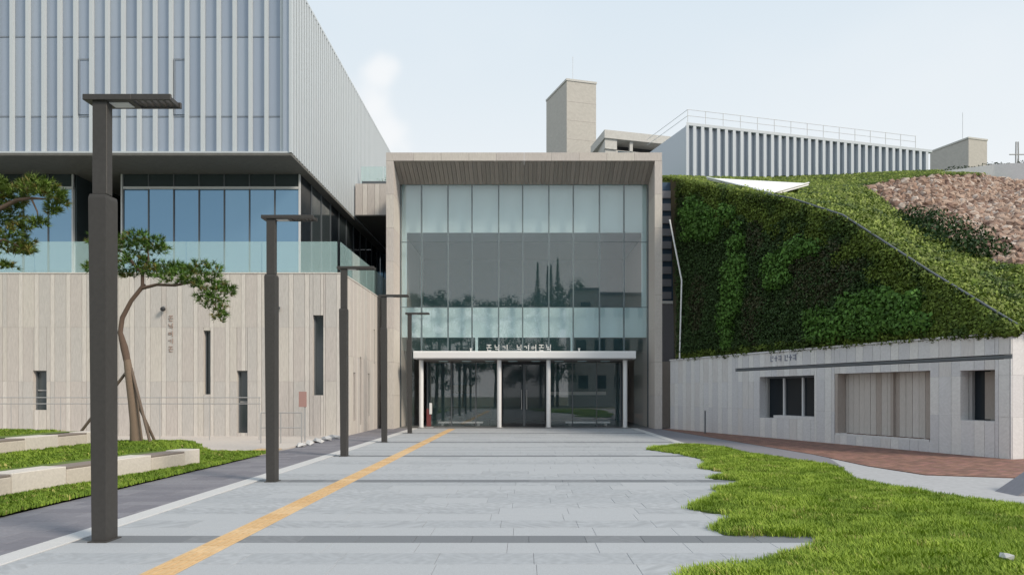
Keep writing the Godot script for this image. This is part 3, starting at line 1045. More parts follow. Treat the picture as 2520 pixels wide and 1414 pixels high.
# a syllable block of strokes, too far to read
func glyph(parent: Node3D, at: Vector3, k: int, h: float, m: Material = null, t := 0.04) -> void:
	var st := newst()
	var w := h * 0.92
	var z := Vector3(0, 0, 0)
	var v := posmod(k, 4)
	var strokes := []
	if v == 0:
		strokes = [[0.05, 0.62, 0.55, 0.74], [0.43, 0.36, 0.55, 0.74], [0.78, 0.1, 0.9, 1.0]]
	elif v == 1:
		strokes = [[0.08, 0.6, 0.56, 0.72], [0.08, 0.32, 0.2, 0.72], [0.44, 0.32, 0.56, 0.72], [0.08, 0.3, 0.56, 0.42], [0.76, 0.0, 0.88, 1.0], [0.6, 0.5, 0.76, 0.6]]
	elif v == 2:
		strokes = [[0.1, 0.86, 0.9, 0.98], [0.44, 0.5, 0.56, 0.86], [0.05, 0.44, 0.95, 0.55], [0.2, 0.0, 0.32, 0.32], [0.2, 0.0, 0.85, 0.12]]
	else:
		strokes = [[0.1, 0.56, 0.22, 0.95], [0.1, 0.5, 0.6, 0.62], [0.75, 0.4, 0.87, 1.0], [0.2, 0.22, 0.87, 0.34], [0.75, 0.0, 0.87, 0.34]]
	for s in strokes:
		cham(st, at + z + Vector3((s[0] + s[2]) * 0.5 * w - w * 0.5, (s[1] + s[3]) * 0.5 * h, 0), Vector3((s[2] - s[0]) * w, (s[3] - s[1]) * h, t), 0.002, Basis())
	mi("letter", st.commit(), m if m else M.white_steel, parent)

# ------------------------------------------------------------------ right: stone wall
var wall_turn := -1.2142
func stone_wall() -> void:
	var w := thing("stone_wall", "long pale grey stone wall with dark windows below the planted slope", "wall", Vector3(6.3, 0, -29.4), wall_turn)
	var L := 14.44
	var stones := [M.wall_grey_a, M.wall_grey_c, M.wall_grey_d, M.wall_grey_c, M.wall_light]
	var wins := [[5.72, 8.30, 0.685, 2.11], [9.13, 12.35, 0.27, 2.13], [13.19, 14.05, 0.87, 2.10]]
	var holes := []
	for q in wins:
		holes.append(Rect2(q[0], q[2], q[1] - q[0], q[3] - q[2]))
	holes.append(Rect2(4.39, 2.34, 10.2, 0.11))
	clad(w, "stone_panel", Vector3(0, 0, 0), Vector3(1, 0, 0), Vector3(0, 0, 1), col_widths(L, 0.34, 0.26), [0.98, 0.98, 0.97], 0.40, holes, stones, 0.008)
	bx(w, "core", Vector3(L * 0.5, 1.45, -0.70), Vector3(L, 2.9, 0.55), M.core)
	bx(w, "coping", Vector3(L * 0.5 - 0.01, 2.96, -0.45), Vector3(L, 0.05, 0.98), M.wall_grey_b)
	# dark drip ledge in the slot
	bx(w, "drip_ledge", Vector3(9.42, 2.395, -0.16), Vector3(10.02, 0.075, 0.30), M.mullion)
	# first window: three panes with pale bars
	var wn := bx(w, "window", Vector3(7.01, 1.3975, -0.38), Vector3(2.56, 1.42, 0.02), M.window_glass)
	for xx in [-0.42, 0.46]:
		bx(wn, "glazing_bar", Vector3(xx, 0, 0.05), Vector3(0.07, 1.41, 0.07), M.rail)
	bx(wn, "frame", Vector3(-1.24, 0, 0.06), Vector3(0.07, 1.41, 0.10), M.steel)
	bx(wn, "frame", Vector3(0, 0.68, 0.06), Vector3(2.40, 0.05, 0.10), M.mullion)
	bx(wn, "sill", Vector3(0.35, -0.66, 0.2), Vector3(1.86, 0.10, 0.36), M.wall_grey_b)
	# shallow niche lined with planks
	var ni := Node3D.new()
	ni.name = "niche"
	w.add_child(ni)
	var pk := [M.plank_a, M.plank_b, M.plank_c, M.plank_a]
	for k in 16:
		bx(ni, "plank", Vector3(9.13 + 0.2 * k + 0.11, 1.20, -0.36 - rng.randf() * 0.012), Vector3(0.19, 1.85, 0.05), pk[int(rng.randf() * 4)])
	bx(ni, "niche_jamb", Vector3(9.19, 1.20, -0.165), Vector3(0.10, 1.85, 0.31), M.plank_b)
	bx(ni, "niche_post", Vector3(10.95, 1.20, -0.30), Vector3(0.09, 1.85, 0.08), M.plank_b)
	bx(ni, "niche_sill", Vector3(10.74, 0.30, -0.13), Vector3(3.16, 0.06, 0.26), M.wall_grey_b)
	for k in 12:
		bx(ni, "rust_stain", Vector3(9.6 + 0.235 * k + rng.randf() * 0.05, 0.335, -0.1), Vector3(0.08 + rng.randf() * 0.08, 0.018, 0.16), M.rust)
	# small window near the corner
	var w3 := bx(w, "window", Vector3(13.62, 1.485, -0.38), Vector3(0.84, 1.22, 0.02), M.window_glass)
	bx(w3, "frame", Vector3(-0.37, 0, 0.06), Vector3(0.08, 1.22, 0.1), M.steel)
	bx(w3, "curtain_panel", Vector3(0.16, 0, 0.03), Vector3(0.42, 1.16, 0.03), M.soffit_c)
	# return wall, turned to the sun
	var rt := Node3D.new()
	rt.name = "return_wall"
	w.add_child(rt)
	var bpos := w.to_local(P(11.34, 0, 15.87))
	rt.position = bpos
	rt.global_rotation = Vector3(0, atan2(1.23, 3.96), 0)
	clad(rt, "stone_panel", Vector3(0.03, 0, 0), Vector3(1, 0, 0), Vector3(0, 0, 1), col_widths(4.1, 0.34, 0.26), [0.98, 0.98, 0.97], 0.22, [], stones, 0.008)
	bx(rt, "coping", Vector3(2.1, 2.96, -0.3), Vector3(4.2, 0.05, 0.66), M.wall_grey_b)
	bx(rt, "core", Vector3(2.2, 1.45, -0.5), Vector3(3.8, 2.9, 0.5), M.core)
	# lettering above the first window
	var wl := thing("wall_lettering", "small blue grey lettering on the right wall above the window", "sign", Vector3(6.3, 2.62, -29.4), wall_turn)
	var gx := 6.3
	for k in 6:
		if k == 3:
			gx += 0.12
		var g := newst()
		var vv := k % 3
		for s in ([[0, 0.0, 0.03, 0.2], [0, 0, 0.12, 0.03], [0.1, 0.1, 0.13, 0.2]] if vv == 0 else ([[0, 0.1, 0.14, 0.13], [0.06, 0, 0.09, 0.2]] if vv == 1 else [[0, 0.15, 0.14, 0.18], [0, 0.05, 0.14, 0.08], [0.11, 0, 0.14, 0.2]])):
			cham(g, Vector3(gx + (s[0] + s[2]) * 0.5, (s[1] + s[3]) * 0.5, 0.014), Vector3(s[2] - s[0], s[3] - s[1], 0.015), 0.002, Basis())
		mi("letter", g.commit(), M.letter_blue, wl)
		gx += 0.19

# ------------------------------------------------------------------ hillside with planted face and rubble
var R := [P(6.64, 11.26, 31), P(8.14, 9.47, 26.8), P(9.35, 8.2, 23.8), P(10.06, 6.98, 21.4), P(11.06, 4.65, 18.4), P(11.55, 3.0, 15.9)]
var RS := [0.15, 3.08, 6.31, 8.81, 11.97, 14.40]

func face_point(i: int, f: float, t: float) -> Vector3:
	var top: Vector3 = R[i].lerp(R[i + 1], f)
	var s := lerpf(RS[i], RS[i + 1], f)
	var bot := Vector3(6.3, 2.97, -29.4) + Vector3(0.349, 0, 0.937) * s + Vector3(0.937, 0, -0.349) * 0.12
	return bot.lerp(top, t)

func hillside() -> void:
	# planted face
	var gw := thing("green_wall", "steep wall of dark green plants above the stone wall", "green wall", Vector3(9, 2.97, -23))
	var st := newst()
	for i in 5:
		for a in 6:
			for b in 8:
				var p0 := gw.to_local(face_point(i, a / 6.0, b / 8.0))
				var p1 := gw.to_local(face_point(i, (a + 1) / 6.0, b / 8.0))
				var p2 := gw.to_local(face_point(i, (a + 1) / 6.0, (b + 1) / 8.0))
				var p3 := gw.to_local(face_point(i, a / 6.0, (b + 1) / 8.0))
				var n := (p1 - p0).cross(p3 - p0).normalized()
				if n.x > 0:
					n = -n
				quad(st, p0, p1, p2, p3, n)
	mi("planting_panel", st.commit(), M.soil, gw)
	var nz := FastNoiseLite.new()
	nz.seed = 31
	nz.frequency = 0.35
	var xf := []
	var cols := []
	# species patches: along the wall, height, radii, kind
	var patches := [[6.9, 5.86, 1.3, 0.75, 1], [3.9, 5.7, 0.55, 1.9, 1], [10.3, 3.75, 2.4, 0.7, 1], [2.35, 8.8, 1.3, 1.0, 1], [11.9, 4.0, 1.0, 0.8, 1], [5.2, 4.6, 0.5, 1.3, 2], [8.2, 5.2, 1.5, 0.9, 2], [13.0, 3.6, 0.9, 0.3, 2], [1.9, 5.2, 0.6, 1.0, 2], [4.8, 7.5, 0.5, 0.9, 2]]
	for k in 15000:
		var i := int(pow(rng.randf(), 1.25) * 5.0)
		var f := rng.randf()
		if i == 0 and f < 0.13:
			continue
		var t := rng.randf()
		var p := face_point(i, f, t)
		var s := lerpf(RS[i], RS[i + 1], f)
		var kind := 0
		var nv := nz.get_noise_2d(s * 2.0, p.y * 2.0)
		for q in patches:
			var e: float = pow((s - q[0]) / q[2], 2) + pow((p.y - q[1]) / q[3], 2)
			if e + nv * 1.3 < 1.0:
				kind = q[4]
				if kind == 2 and rng.randf() < 0.45:
					kind = 0
		var top: float = R[i].lerp(R[i + 1], f).y
		if top - p.y < 1.0 + nv * 1.0 or p.y < 3.22:
			kind = 3
		var c := Vector3(0.042, 0.078, 0.024)
		if kind == 1:
			c = Vector3(0.085, 0.18, 0.034)
		elif kind == 2:
			c = Vector3(0.062, 0.066, 0.032)
		elif kind == 3:
			c = Vector3(0.115, 0.165, 0.028) if nv > -0.15 else Vector3(0.06, 0.10, 0.02)
		c *= rng.randf_range(0.6, 1.4)
		var out := Vector3(-0.937, 0.0, 0.349)
		var sc := rng.randf_range(0.7, 1.35) * (1.25 if kind == 1 else 0.85)
		var bas := Basis(Vector3(rng.randfn(), rng.randfn(), rng.randfn()).normalized(), rng.randf() * TAU).scaled(Vector3.ONE * sc)
		xf.append(Transform3D(bas, gw.to_local(p) + out * (0.02 + rng.randf() * (0.30 if kind == 1 else 0.12))))
		cols.append(Color(c.x, c.y, c.z))
	scatter("wall_plants", clump(22, Vector3(0.15, 0.15, 0.15), 0.075, 5, Vector3.ONE), M.leaves, xf, cols, gw)
	var cable := []
	for q in [[1, 0.6], [2, 0.0], [2, 0.5], [3, 0.0], [3, 0.5], [4, 0.0], [4, 0.5], [4, 1.0]]:
		cable.append(R[q[0]].lerp(R[q[0] + 1], q[1]) + Vector3(-0.08, 0.14, 0.03))
	tube_part(gw, "edge_pipe", cable, 0.03, M.mullion, 6)

	# hill surface
	var T := [P(8.2, 14.9, 42.5), P(10.5, 15.4, 44), P(16, 15.8, 45.5), P(23.4, 16.7, 47.4), P(29.1, 17.4, 48.9)]
	var K := [P(17.8, 12.4, 36), P(16.4, 8.74, 29), P(15.06, 5.69, 22), P(15.4, 5.44, 21)]
	var C := P(15.3, 2.95, 17.1)
	var F := P(16.55, 8.0, 27)
	var U := [P(21.6, 13.0, 36), P(26.9, 14.28, 40), P(29.3, 13.85, 40), P(36, 12.5, 36)]
	var lawn := [[R[0], T[0], T[1]], [R[0], T[1], R[1]], [R[1], T[1], T[2]], [R[1], T[2], R[2]], [R[2], T[2], K[0]], [T[2], T[3], K[0]], [R[2], K[0], R[3]], [R[3], K[0], K[1]], [R[3], K[1], R[4]], [R[4], K[1], K[2]], [R[4], K[2], R[5]], [R[5], K[2], K[3]], [R[5], K[3], C], [T[3], T[4], U[0]], [T[3], U[0], K[0]], [T[4], U[1], U[0]]]
	var hs := structure("hillside", "green planted slope behind the right wall")
	st = newst()
	for t in lawn:
		var n: Vector3 = (t[1] - t[0]).cross(t[2] - t[0]).normalized()
		tri(st, t[0], t[1], t[2], n if n.y > 0 else -n)
	# ground carried on behind, so that the hill is closed
	var back := [P(6.2, 14.9, 46), P(60, 17.5, 60), P(6.2, 0, 46), P(60, 0, 60)]
	for t in [[T[0], back[0], T[1]], [T[1], back[0], back[1]], [T[1], back[1], T[4]], [T[4], back[1], U[2]], [T[4], U[2], U[1]], [U[2], back[1], P(60, 12, 30)], [U[2], P(60, 12, 30), U[3]], [C, K[3], P(40, 3, 18)]]:
		var n: Vector3 = (t[1] - t[0]).cross(t[2] - t[0]).normalized()
		tri(st, t[0], t[1], t[2], n if n.y > 0 else -n)
	# left flank of the hill beside the hall
	var l0 := [R[0], T[0], back[0]]
	for k in 2:
		var a: Vector3 = l0[k]
		var b: Vector3 = l0[k + 1]
		quad(st, a, b, Vector3(b.x, 0, b.z), Vector3(a.x, 0, a.z), Vector3(-1, 0, 0))
	mi("slope", st.commit(), M.slope_soil, hs)
	xf = []
	cols = []
	var areas := []
	var total := 0.0
	for t in lawn:
		var ar: float = (t[1] - t[0]).cross(t[2] - t[0]).length() * 0.5
		total += ar
		areas.append(total)
	nz.frequency = 0.5
	while xf.size() < 20000:
		var q := rng.randf() * total
		var ti := 0
		while areas[ti] < q:
			ti += 1
		var a := rng.randf()
		var b := rng.randf()
		if a + b > 1.0:
			a = 1.0 - a
			b = 1.0 - b
		var t: Array = lawn[ti]
		var p: Vector3 = t[0] + (t[1] - t[0]) * a + (t[2] - t[0]) * b
		# nearer ground gets more plants
		if rng.randf() > clampf(26.0 / -p.z, 0.3, 1.0):
			continue
		var v := nz.get_noise_2d(p.x, p.z)
		var c := Vector3(0.12, 0.18, 0.03).lerp(Vector3(0.21, 0.27, 0.05), clampf(v + 0.5, 0, 1))
		if v < -0.3:
			c = Vector3(0.08, 0.13, 0.03)
		c *= rng.randf_range(0.65, 1.3)
		var bas := Basis(Vector3.UP, rng.randf() * TAU).scaled(Vector3.ONE * rng.randf_range(0.8, 1.7))
		xf.append(Transform3D(bas, p + Vector3.UP * 0.03))
		cols.append(Color(c.x, c.y, c.z))
	scatter("slope_grass", clump(26, Vector3(0.2, 0.08, 0.2), 0.065, 15, Vector3.ONE), M.leaves, xf, cols, hs)
	# white triangular roof lying in the slope
	var rf := thing("white_roof", "flat white triangular roof lying in the green slope", "roof", Vector3(9.3, 9.0, -25.6))
	st = newst()
	var tp := [P(8.84, 11.95, 33), P(9.28, 9.02, 25.6), P(12.1, 10.45, 29), P(10.5, 11.25, 31.2)]
	for t in [[0, 1, 2], [0, 2, 3]]:
		var n: Vector3 = (tp[t[1]] - tp[t[0]]).cross(tp[t[2]] - tp[t[0]]).normalized()
		n = n if n.y > 0 else -n
		tri(st, rf.to_local(tp[t[0]]), rf.to_local(tp[t[1]]), rf.to_local(tp[t[2]]), n)
		tri(st, rf.to_local(tp[t[0]] - n * 0.08), rf.to_local(tp[t[1]] - n * 0.08), rf.to_local(tp[t[2]] - n * 0.08), -n)
	for k in 4:
		var a: Vector3 = rf.to_local(tp[k])
		var b: Vector3 = rf.to_local(tp[(k + 1) % 4])
		var nn := (b - a).cross(Vector3.UP).normalized()
		quad(st, a, b, b - Vector3.UP * 0.08, a - Vector3.UP * 0.08, nn)
	mi("roof_sheet", st.commit(), M.white_roof, rf)
	for e in [[0, 1], [1, 2]]:
		tube_part(rf, "roof_edge", [tp[e[0]] + Vector3.UP * 0.02, tp[e[1]] + Vector3.UP * 0.02], 0.04, M.white_steel, 6)

	# rubble slope
	var rb := structure("rubble_slope", "slope of broken pink brown stones on the hill")
	var faces := [[K[0], U[0], F], [K[0], F, K[1]], [U[0], U[1], F], [U[1], U[2], F], [F, U[2], K[3]], [K[1], F, K[2]], [F, K[3], K[2]], [U[2], U[3], K[3]]]
	st = newst()
	for t in faces:
		var n: Vector3 = (t[1] - t[0]).cross(t[2] - t[0]).normalized()
		tri(st, t[0], t[1], t[2], n if n.y > 0 else -n)
	mi("rubble_bed", st.commit(), M.rubble_soil, rb)
	var rocks: Array[Mesh] = []
	for k in 6:
		rocks.append(rock(100 + k))
	var rm := [M.rock_a, M.rock_b, M.rock_c, M.rock_a, M.rock_d, M.rock_b]
	var rest := {}
	var spots := []
	total = 0.0
	areas = []
	for t in faces:
		total += (t[1] - t[0]).cross(t[2] - t[0]).length() * 0.5
		areas.append(total)
	for k in 7500:
		var q := rng.randf() * total
		var ti := 0
		while areas[ti] < q:
			ti += 1
		var a := rng.randf()
		var b := rng.randf()
		if a + b > 1.0:
			a = 1.0 - a
			b = 1.0 - b
		var t: Array = faces[ti]
		spots.append([t[0] + (t[1] - t[0]) * a + (t[2] - t[0]) * b, 0.05 + 0.20 * pow(rng.randf(), 2.4), int(rng.randf() * 6), int(rng.randf() * 6)])
	spots.sort_custom(func(u, v): return u[1] / -u[0].z > v[1] / -v[0].z)
	var done := 0
	for s in spots:
		var p: Vector3 = s[0]
		var bas := Basis(Vector3(rng.randfn(), rng.randfn(), rng.randfn()).normalized(), rng.randf() * TAU).scaled(Vector3.ONE * s[1])
		var vis := p.x * 1680.0 / -p.z < 1260.0
		if vis and done < 290:
			var o := mi("stone", rocks[s[2]], rm[s[3]], rb, p)
			o.basis = bas
			done += 1
		else:
			var m: Material = rm[s[3]]
			if not rest.has(m):
				rest[m] = newst()
			rest[m].append_from(rocks[s[2]], 0, Transform3D(bas, p))
	for m in rest:
		mi("small_stones", rest[m].commit(), m, rb).set_meta("kind", "stuff")
	# dark shrubs between lawn and rubble
	var sk := 0
	var names := ["topmost", "second from the top", "third from the top", "lowest"]
	for q in [[15.75, 8.3, 27.4, 0.75], [15.5, 7.55, 25.7, 0.85], [15.25, 6.8, 24.1, 0.85], [15.05, 6.05, 22.6, 0.7]]:
		var s := thing("dark_shrub", "dark green shrub at the foot of the rubble slope, %s of four" % names[sk], "shrub", P(q[0], q[1] - 0.15, q[2]), 0.0, "shrubs below the rubble")
		mi("foliage", clump(900, Vector3(q[3] * 1.5, q[3] * 0.75, q[3] * 1.2), 0.13, 200 + sk, Vector3(0.026, 0.055, 0.016)), M.leaves, s, Vector3(0, 0.35, 0))
		var ts := newst()
		tube(ts, [Vector3(0, -0.3, 0), Vector3(0.05, 0.4, 0)], [0.05, 0.03], 6)
		mi("stem", ts.commit(), M.bark, s)
		sk += 1
	# retaining wall at the top right with hedge
	var rw := thing("retaining_wall", "pale grey retaining wall above the rubble slope", "wall", P(26, 13, 40))
	st = newst()
	var wl := [P(24.4, 13.9, 42.2), P(28.0, 13.4, 40.6), P(31.5, 12.6, 38.6), P(36, 12.0, 35.8)]
	var wt := [15.05, 15.15, 14.75, 14.3]
	for k in 3:
		var a: Vector3 = wl[k]
		var b: Vector3 = wl[k + 1]
		var seg := newst()
		var nn := Vector3(b.z - a.z, 0, -(b.x - a.x)).normalized()
		if nn.z < 0:
			nn = -nn
		var a1 := Vector3(a.x, wt[k], a.z)
		var b1 := Vector3(b.x, wt[k + 1], b.z)
		var lo := Vector3.DOWN * 1.6
		quad(seg, rw.to_local(a + lo), rw.to_local(b + lo), rw.to_local(b1), rw.to_local(a1), nn)
		quad(seg, rw.to_local(a1), rw.to_local(b1), rw.to_local(b1 - nn * 0.3), rw.to_local(a1 - nn * 0.3), Vector3.UP)
		quad(seg, rw.to_local(a + lo - nn * 0.3), rw.to_local(b + lo - nn * 0.3), rw.to_local(b1 - nn * 0.3), rw.to_local(a1 - nn * 0.3), -nn)
		quad(seg, rw.to_local(a + lo), rw.to_local(a1), rw.to_local(a1 - nn * 0.3), rw.to_local(a + lo - nn * 0.3), (a - b).normalized())
		mi("wall_bay", seg.commit(), [M.wall_grey_b, M.wall_grey_a, M.wall_grey_d][k], rw)
	for k in 5:
		var at: Vector3 = [P(25.0, 15.0, 42.6), P(27.0, 15.1, 42.0), P(28.6, 15.1, 41.4), P(30.2, 14.9, 40.2), P(31.6, 14.6, 39.4)][k]
		var hd := thing("hedge_bush", "low dark hedge bush along the retaining wall, %s" % ["leftmost of five", "second from the left", "middle of five", "second from the right", "rightmost of five"][k], "bush", at, 0.0, "hedge on the retaining wall")
		mi("foliage", clump(240, Vector3(1.15, 0.22, 0.4), 0.13, 300 + k, Vector3(0.025, 0.045, 0.02)), M.leaves, hd, Vector3(0, 0.2, 0))
		var hs2 := newst()
		tube(hs2, [Vector3(0, -1.2, 0), Vector3(0, 0.2, 0)], [0.05, 0.03], 6)
		mi("stem", hs2.commit(), M.bark, hd)

func rock(seed_: int) -> Mesh:
	var rg := RandomNumberGenerator.new()
	rg.seed = seed_
	var v := []
	var g := 1.618
	for e in [[-1, g, 0], [1, g, 0], [-1, -g, 0], [1, -g, 0], [0, -1, g], [0, 1, g], [0, -1, -g], [0, 1, -g], [g, 0, -1], [g, 0, 1], [-g, 0, -1], [-g, 0, 1]]:
		v.append(Vector3(e[0], e[1], e[2]).normalized() * rg.randf_range(0.7, 1.25) * Vector3(1, 0.8, 1))
	var f := [[0, 11, 5], [0, 5, 1], [0, 1, 7], [0, 7, 10], [0, 10, 11], [1, 5, 9], [5, 11, 4], [11, 10, 2], [10, 7, 6], [7, 1, 8], [3, 9, 4], [3, 4, 2], [3, 2, 6], [3, 6, 8], [3, 8, 9], [4, 9, 5], [2, 4, 11], [6, 2, 10], [8, 6, 7], [9, 8, 1]]
	var st := newst()
	for t in f:
		var n: Vector3 = (v[t[1]] - v[t[0]]).cross(v[t[2]] - v[t[0]]).normalized()
		if n.dot(v[t[0]]) < 0:
			n = -n
		tri(st, v[t[0]], v[t[1]], v[t[2]], n)
	return st.commit()

# ------------------------------------------------------------------ buildings on the hill
func prism(parent: Node3D, called: String, pts: Array, y0: float, y1: float, m: Material) -> MeshInstance3D:
	var st := newst()
	var poly := PackedVector2Array()
	for p in pts:
		poly.append(Vector2(p[0], -p[1]))
	extrude(st, poly, parent.to_local(Vector3(0, y0, 0)), Vector3(1, 0, 0), Vector3(0, 0, 1), Vector3.UP, y1 - y0)
	return mi(called, st.commit(), m, parent)

func hill_buildings() -> void:
	# finned pavilion
	var f := thing("finned_pavilion", "low grey pavilion with vertical fins on top of the hill", "building", P(19, 14, 46))
	prism(f, "core", [[10.75, 44.35], [29.1, 49.2], [27.5, 56], [8.9, 51]], 12.0, 18.80, M.fin_grey)
	prism(f, "roof_edge", [[10.45, 43.95], [29.3, 48.95], [29.2, 49.35], [10.6, 44.4]], 18.80, 18.98, M.fin_grey)
	prism(f, "side_wall", [[10.50, 44.0], [10.72, 44.3], [8.7, 51.0], [8.4, 51.0]], 12.0, 18.80, M.fin_grey)
	prism(f, "corner_post", [[10.44, 43.93], [10.62, 43.97], [10.6, 44.2], [10.42, 44.15]], 12.0, 18.799, M.fin_grey)
	var n := 33
	for k in n:
		var t := (k + 0.9) / (n + 0.4)
		var x := lerpf(10.5, 29.1, t)
		var d := lerpf(44.0, 48.93, t)
		var fn := bx(f, "fin", f.to_local(P(x, 15.4, d + 0.10)), Vector3(0.22, 6.78, 0.26), M.fin_grey)
		fn.rotation.y = atan2(4.93, 18.6)
		var pn := bx(f, "pane", f.to_local(P(x - 0.28, 15.4, d + 0.16)), Vector3(0.34, 6.7, 0.06), M.pane_hill if k % 3 else M.pane_hill_b)
		pn.rotation.y = atan2(4.93, 18.6)
	var rl := Node3D.new()
	rl.name = "roof_railing"
	f.add_child(rl)
	for k in 15:
		var t := k / 14.0
		var x := lerpf(10.6, 28.0, t)
		var d := lerpf(44.2, 48.8, t)
		bx(rl, "rail_post", rl.to_local(P(x, 19.45, d)), Vector3(0.035, 0.95, 0.035), M.rail)
	for y in [19.5, 19.9]:
		tube_part(rl, "rail_bar", [P(10.6, y, 44.2), P(28.0, y, 48.8)], 0.018, M.rail, 5)
		tube_part(rl, "rail_bar", [P(10.6, y, 44.2), P(8.9, y, 49.5)], 0.018, M.rail, 5)
	# tower
	var t := thing("stone_tower", "tall beige stone tower rising behind the entrance hall", "tower", P(4.5, 12, 62))
	prism(t, "shaft", [[3.75, 60.0], [6.40, 60.7], [4.75, 65.0], [2.10, 64.3]], 10.0, 29.0, M.tower_stone)
	prism(t, "side_face", [[3.745, 59.99], [3.76, 60.02], [2.12, 64.28], [2.09, 64.27]], 10.0, 28.9, M.tower_stone)
	prism(t, "coping", [[3.70, 59.93], [6.47, 60.66], [4.79, 65.08], [2.03, 64.34]], 29.0, 29.18, M.block_white)
	for k in 9:
		prism(t, "string_joint", [[3.75, 59.985], [6.405, 60.685], [6.404, 60.72], [3.755, 60.02]], 14.0 + 1.65 * k, 14.025 + 1.65 * k, M.plank_a)
	for q in [[2.45, 63.4, 19.6, 20.6], [2.95, 62.1, 17.4, 18.5], [3.2, 61.45, 17.4, 18.4]]:
		prism(t, "window", [[q[0] - 0.02, q[1] - 0.01], [q[0] + 0.02, q[1]], [q[0] - 0.16, q[1] + 0.5], [q[0] - 0.22, q[1] + 0.49]], q[2], q[3], M.pane_dark)
	tube_part(t, "antenna", [P(4.35, 29.1, 61), P(4.35, 31.6, 61)], 0.02, M.rail, 5)
	# low block with a loggia
	var b := thing("loggia_block", "low pale block with a dark loggia between tower and finned pavilion", "building", P(9, 12, 57))
	prism(b, "wall", [[6.55, 55.0], [12.5, 56.6], [11.5, 60], [5.8, 58.4]], 10.0, 21.2, M.block_white)
	prism(b, "roof_slab", [[6.45, 54.7], [12.6, 56.35], [11.5, 60.1], [5.7, 58.5]], 22.0, 22.66, M.block_white)
	prism(b, "pier", [[6.5, 54.85], [7.5, 55.12], [7.5, 58], [6.2, 58]], 21.2, 22.0, M.block_white)
	prism(b, "loggia_back", [[7.5, 56.6], [12.4, 57.9], [12.3, 58.4], [7.4, 57.1]], 21.2, 22.0, M.black)
	prism(b, "column", [[8.6, 55.5], [8.85, 55.56], [8.8, 55.8], [8.55, 55.75]], 21.2, 22.0, M.block_white)
	prism(b, "loggia_back", [[7.6, 55.26], [10.4, 56.02], [10.39, 56.06], [7.59, 55.30]], 20.5, 21.15, M.pane_dark)
	# block at the right
	var r := thing("stone_block", "small beige stone block at the right end of the finned pavilion", "building", P(39.5, 14, 62))
	prism(r, "wall", [[39.1, 60.0], [41.1, 60.55], [40.2, 64.5], [37.8, 63.5]], 12.0, 23.9, M.tower_stone)
	prism(r, "side_face", [[39.09, 59.99], [39.11, 60.03], [37.83, 63.49], [37.79, 63.48]], 12.0, 23.8, M.tower_stone)
	prism(r, "coping", [[39.04, 59.94], [41.16, 60.52], [40.24, 64.56], [37.74, 63.54]], 23.9, 24.05, M.block_white)
	prism(r, "window", [[38.62, 61.2], [38.64, 61.22], [38.5, 61.62], [38.47, 61.6]], 20.2, 21.2, M.black)
	tube_part(r, "antenna", [P(38.9, 24.0, 60.5), P(38.9, 26.4, 60.5)], 0.02, M.rail, 5)
	var ma := thing("lattice_mast", "thin grey lattice mast on the skyline at the far right", "mast", P(50.6, 12, 70))
	for e in [-0.35, 0.35]:
		tube_part(ma, "leg", [P(50.6 + e, 12, 70), P(50.6 + e * 0.3, 27.3, 70)], 0.07, M.steel, 5)
	for y in [24.6, 26.0]:
		tube_part(ma, "cross_arm", [P(49.8, y, 70), P(51.4, y, 70)], 0.06, M.steel, 5)
	for k in 6:
		tube_part(ma, "brace", [P(50.6 - 0.3 + 0.03 * k, 13 + 2.2 * k, 70), P(50.6 + 0.3 - 0.03 * k, 15.2 + 2.2 * k, 70)], 0.04, M.steel, 4)

# ------------------------------------------------------------------ lamps
func lamps() -> void:
	var where := ["nearest the camera, in front of the pine", "second from the camera", "third from the camera", "fourth from the camera", "farthest, beside the entrance glass"]
	var first: Node3D
	for i in 5:
		var at := P(-4.40, 0, 7.155 + 4.77 * i)
		var label := "dark grey square street lamp with flat arm, %s" % where[i]
		if i == 0:
			first = make_lamp(at, label)
			continue
		var o: Node3D = first.duplicate()
		o.name = numbered("street_lamp")
		add_child(o)
		o.position = at
		o.set_meta("label", label)

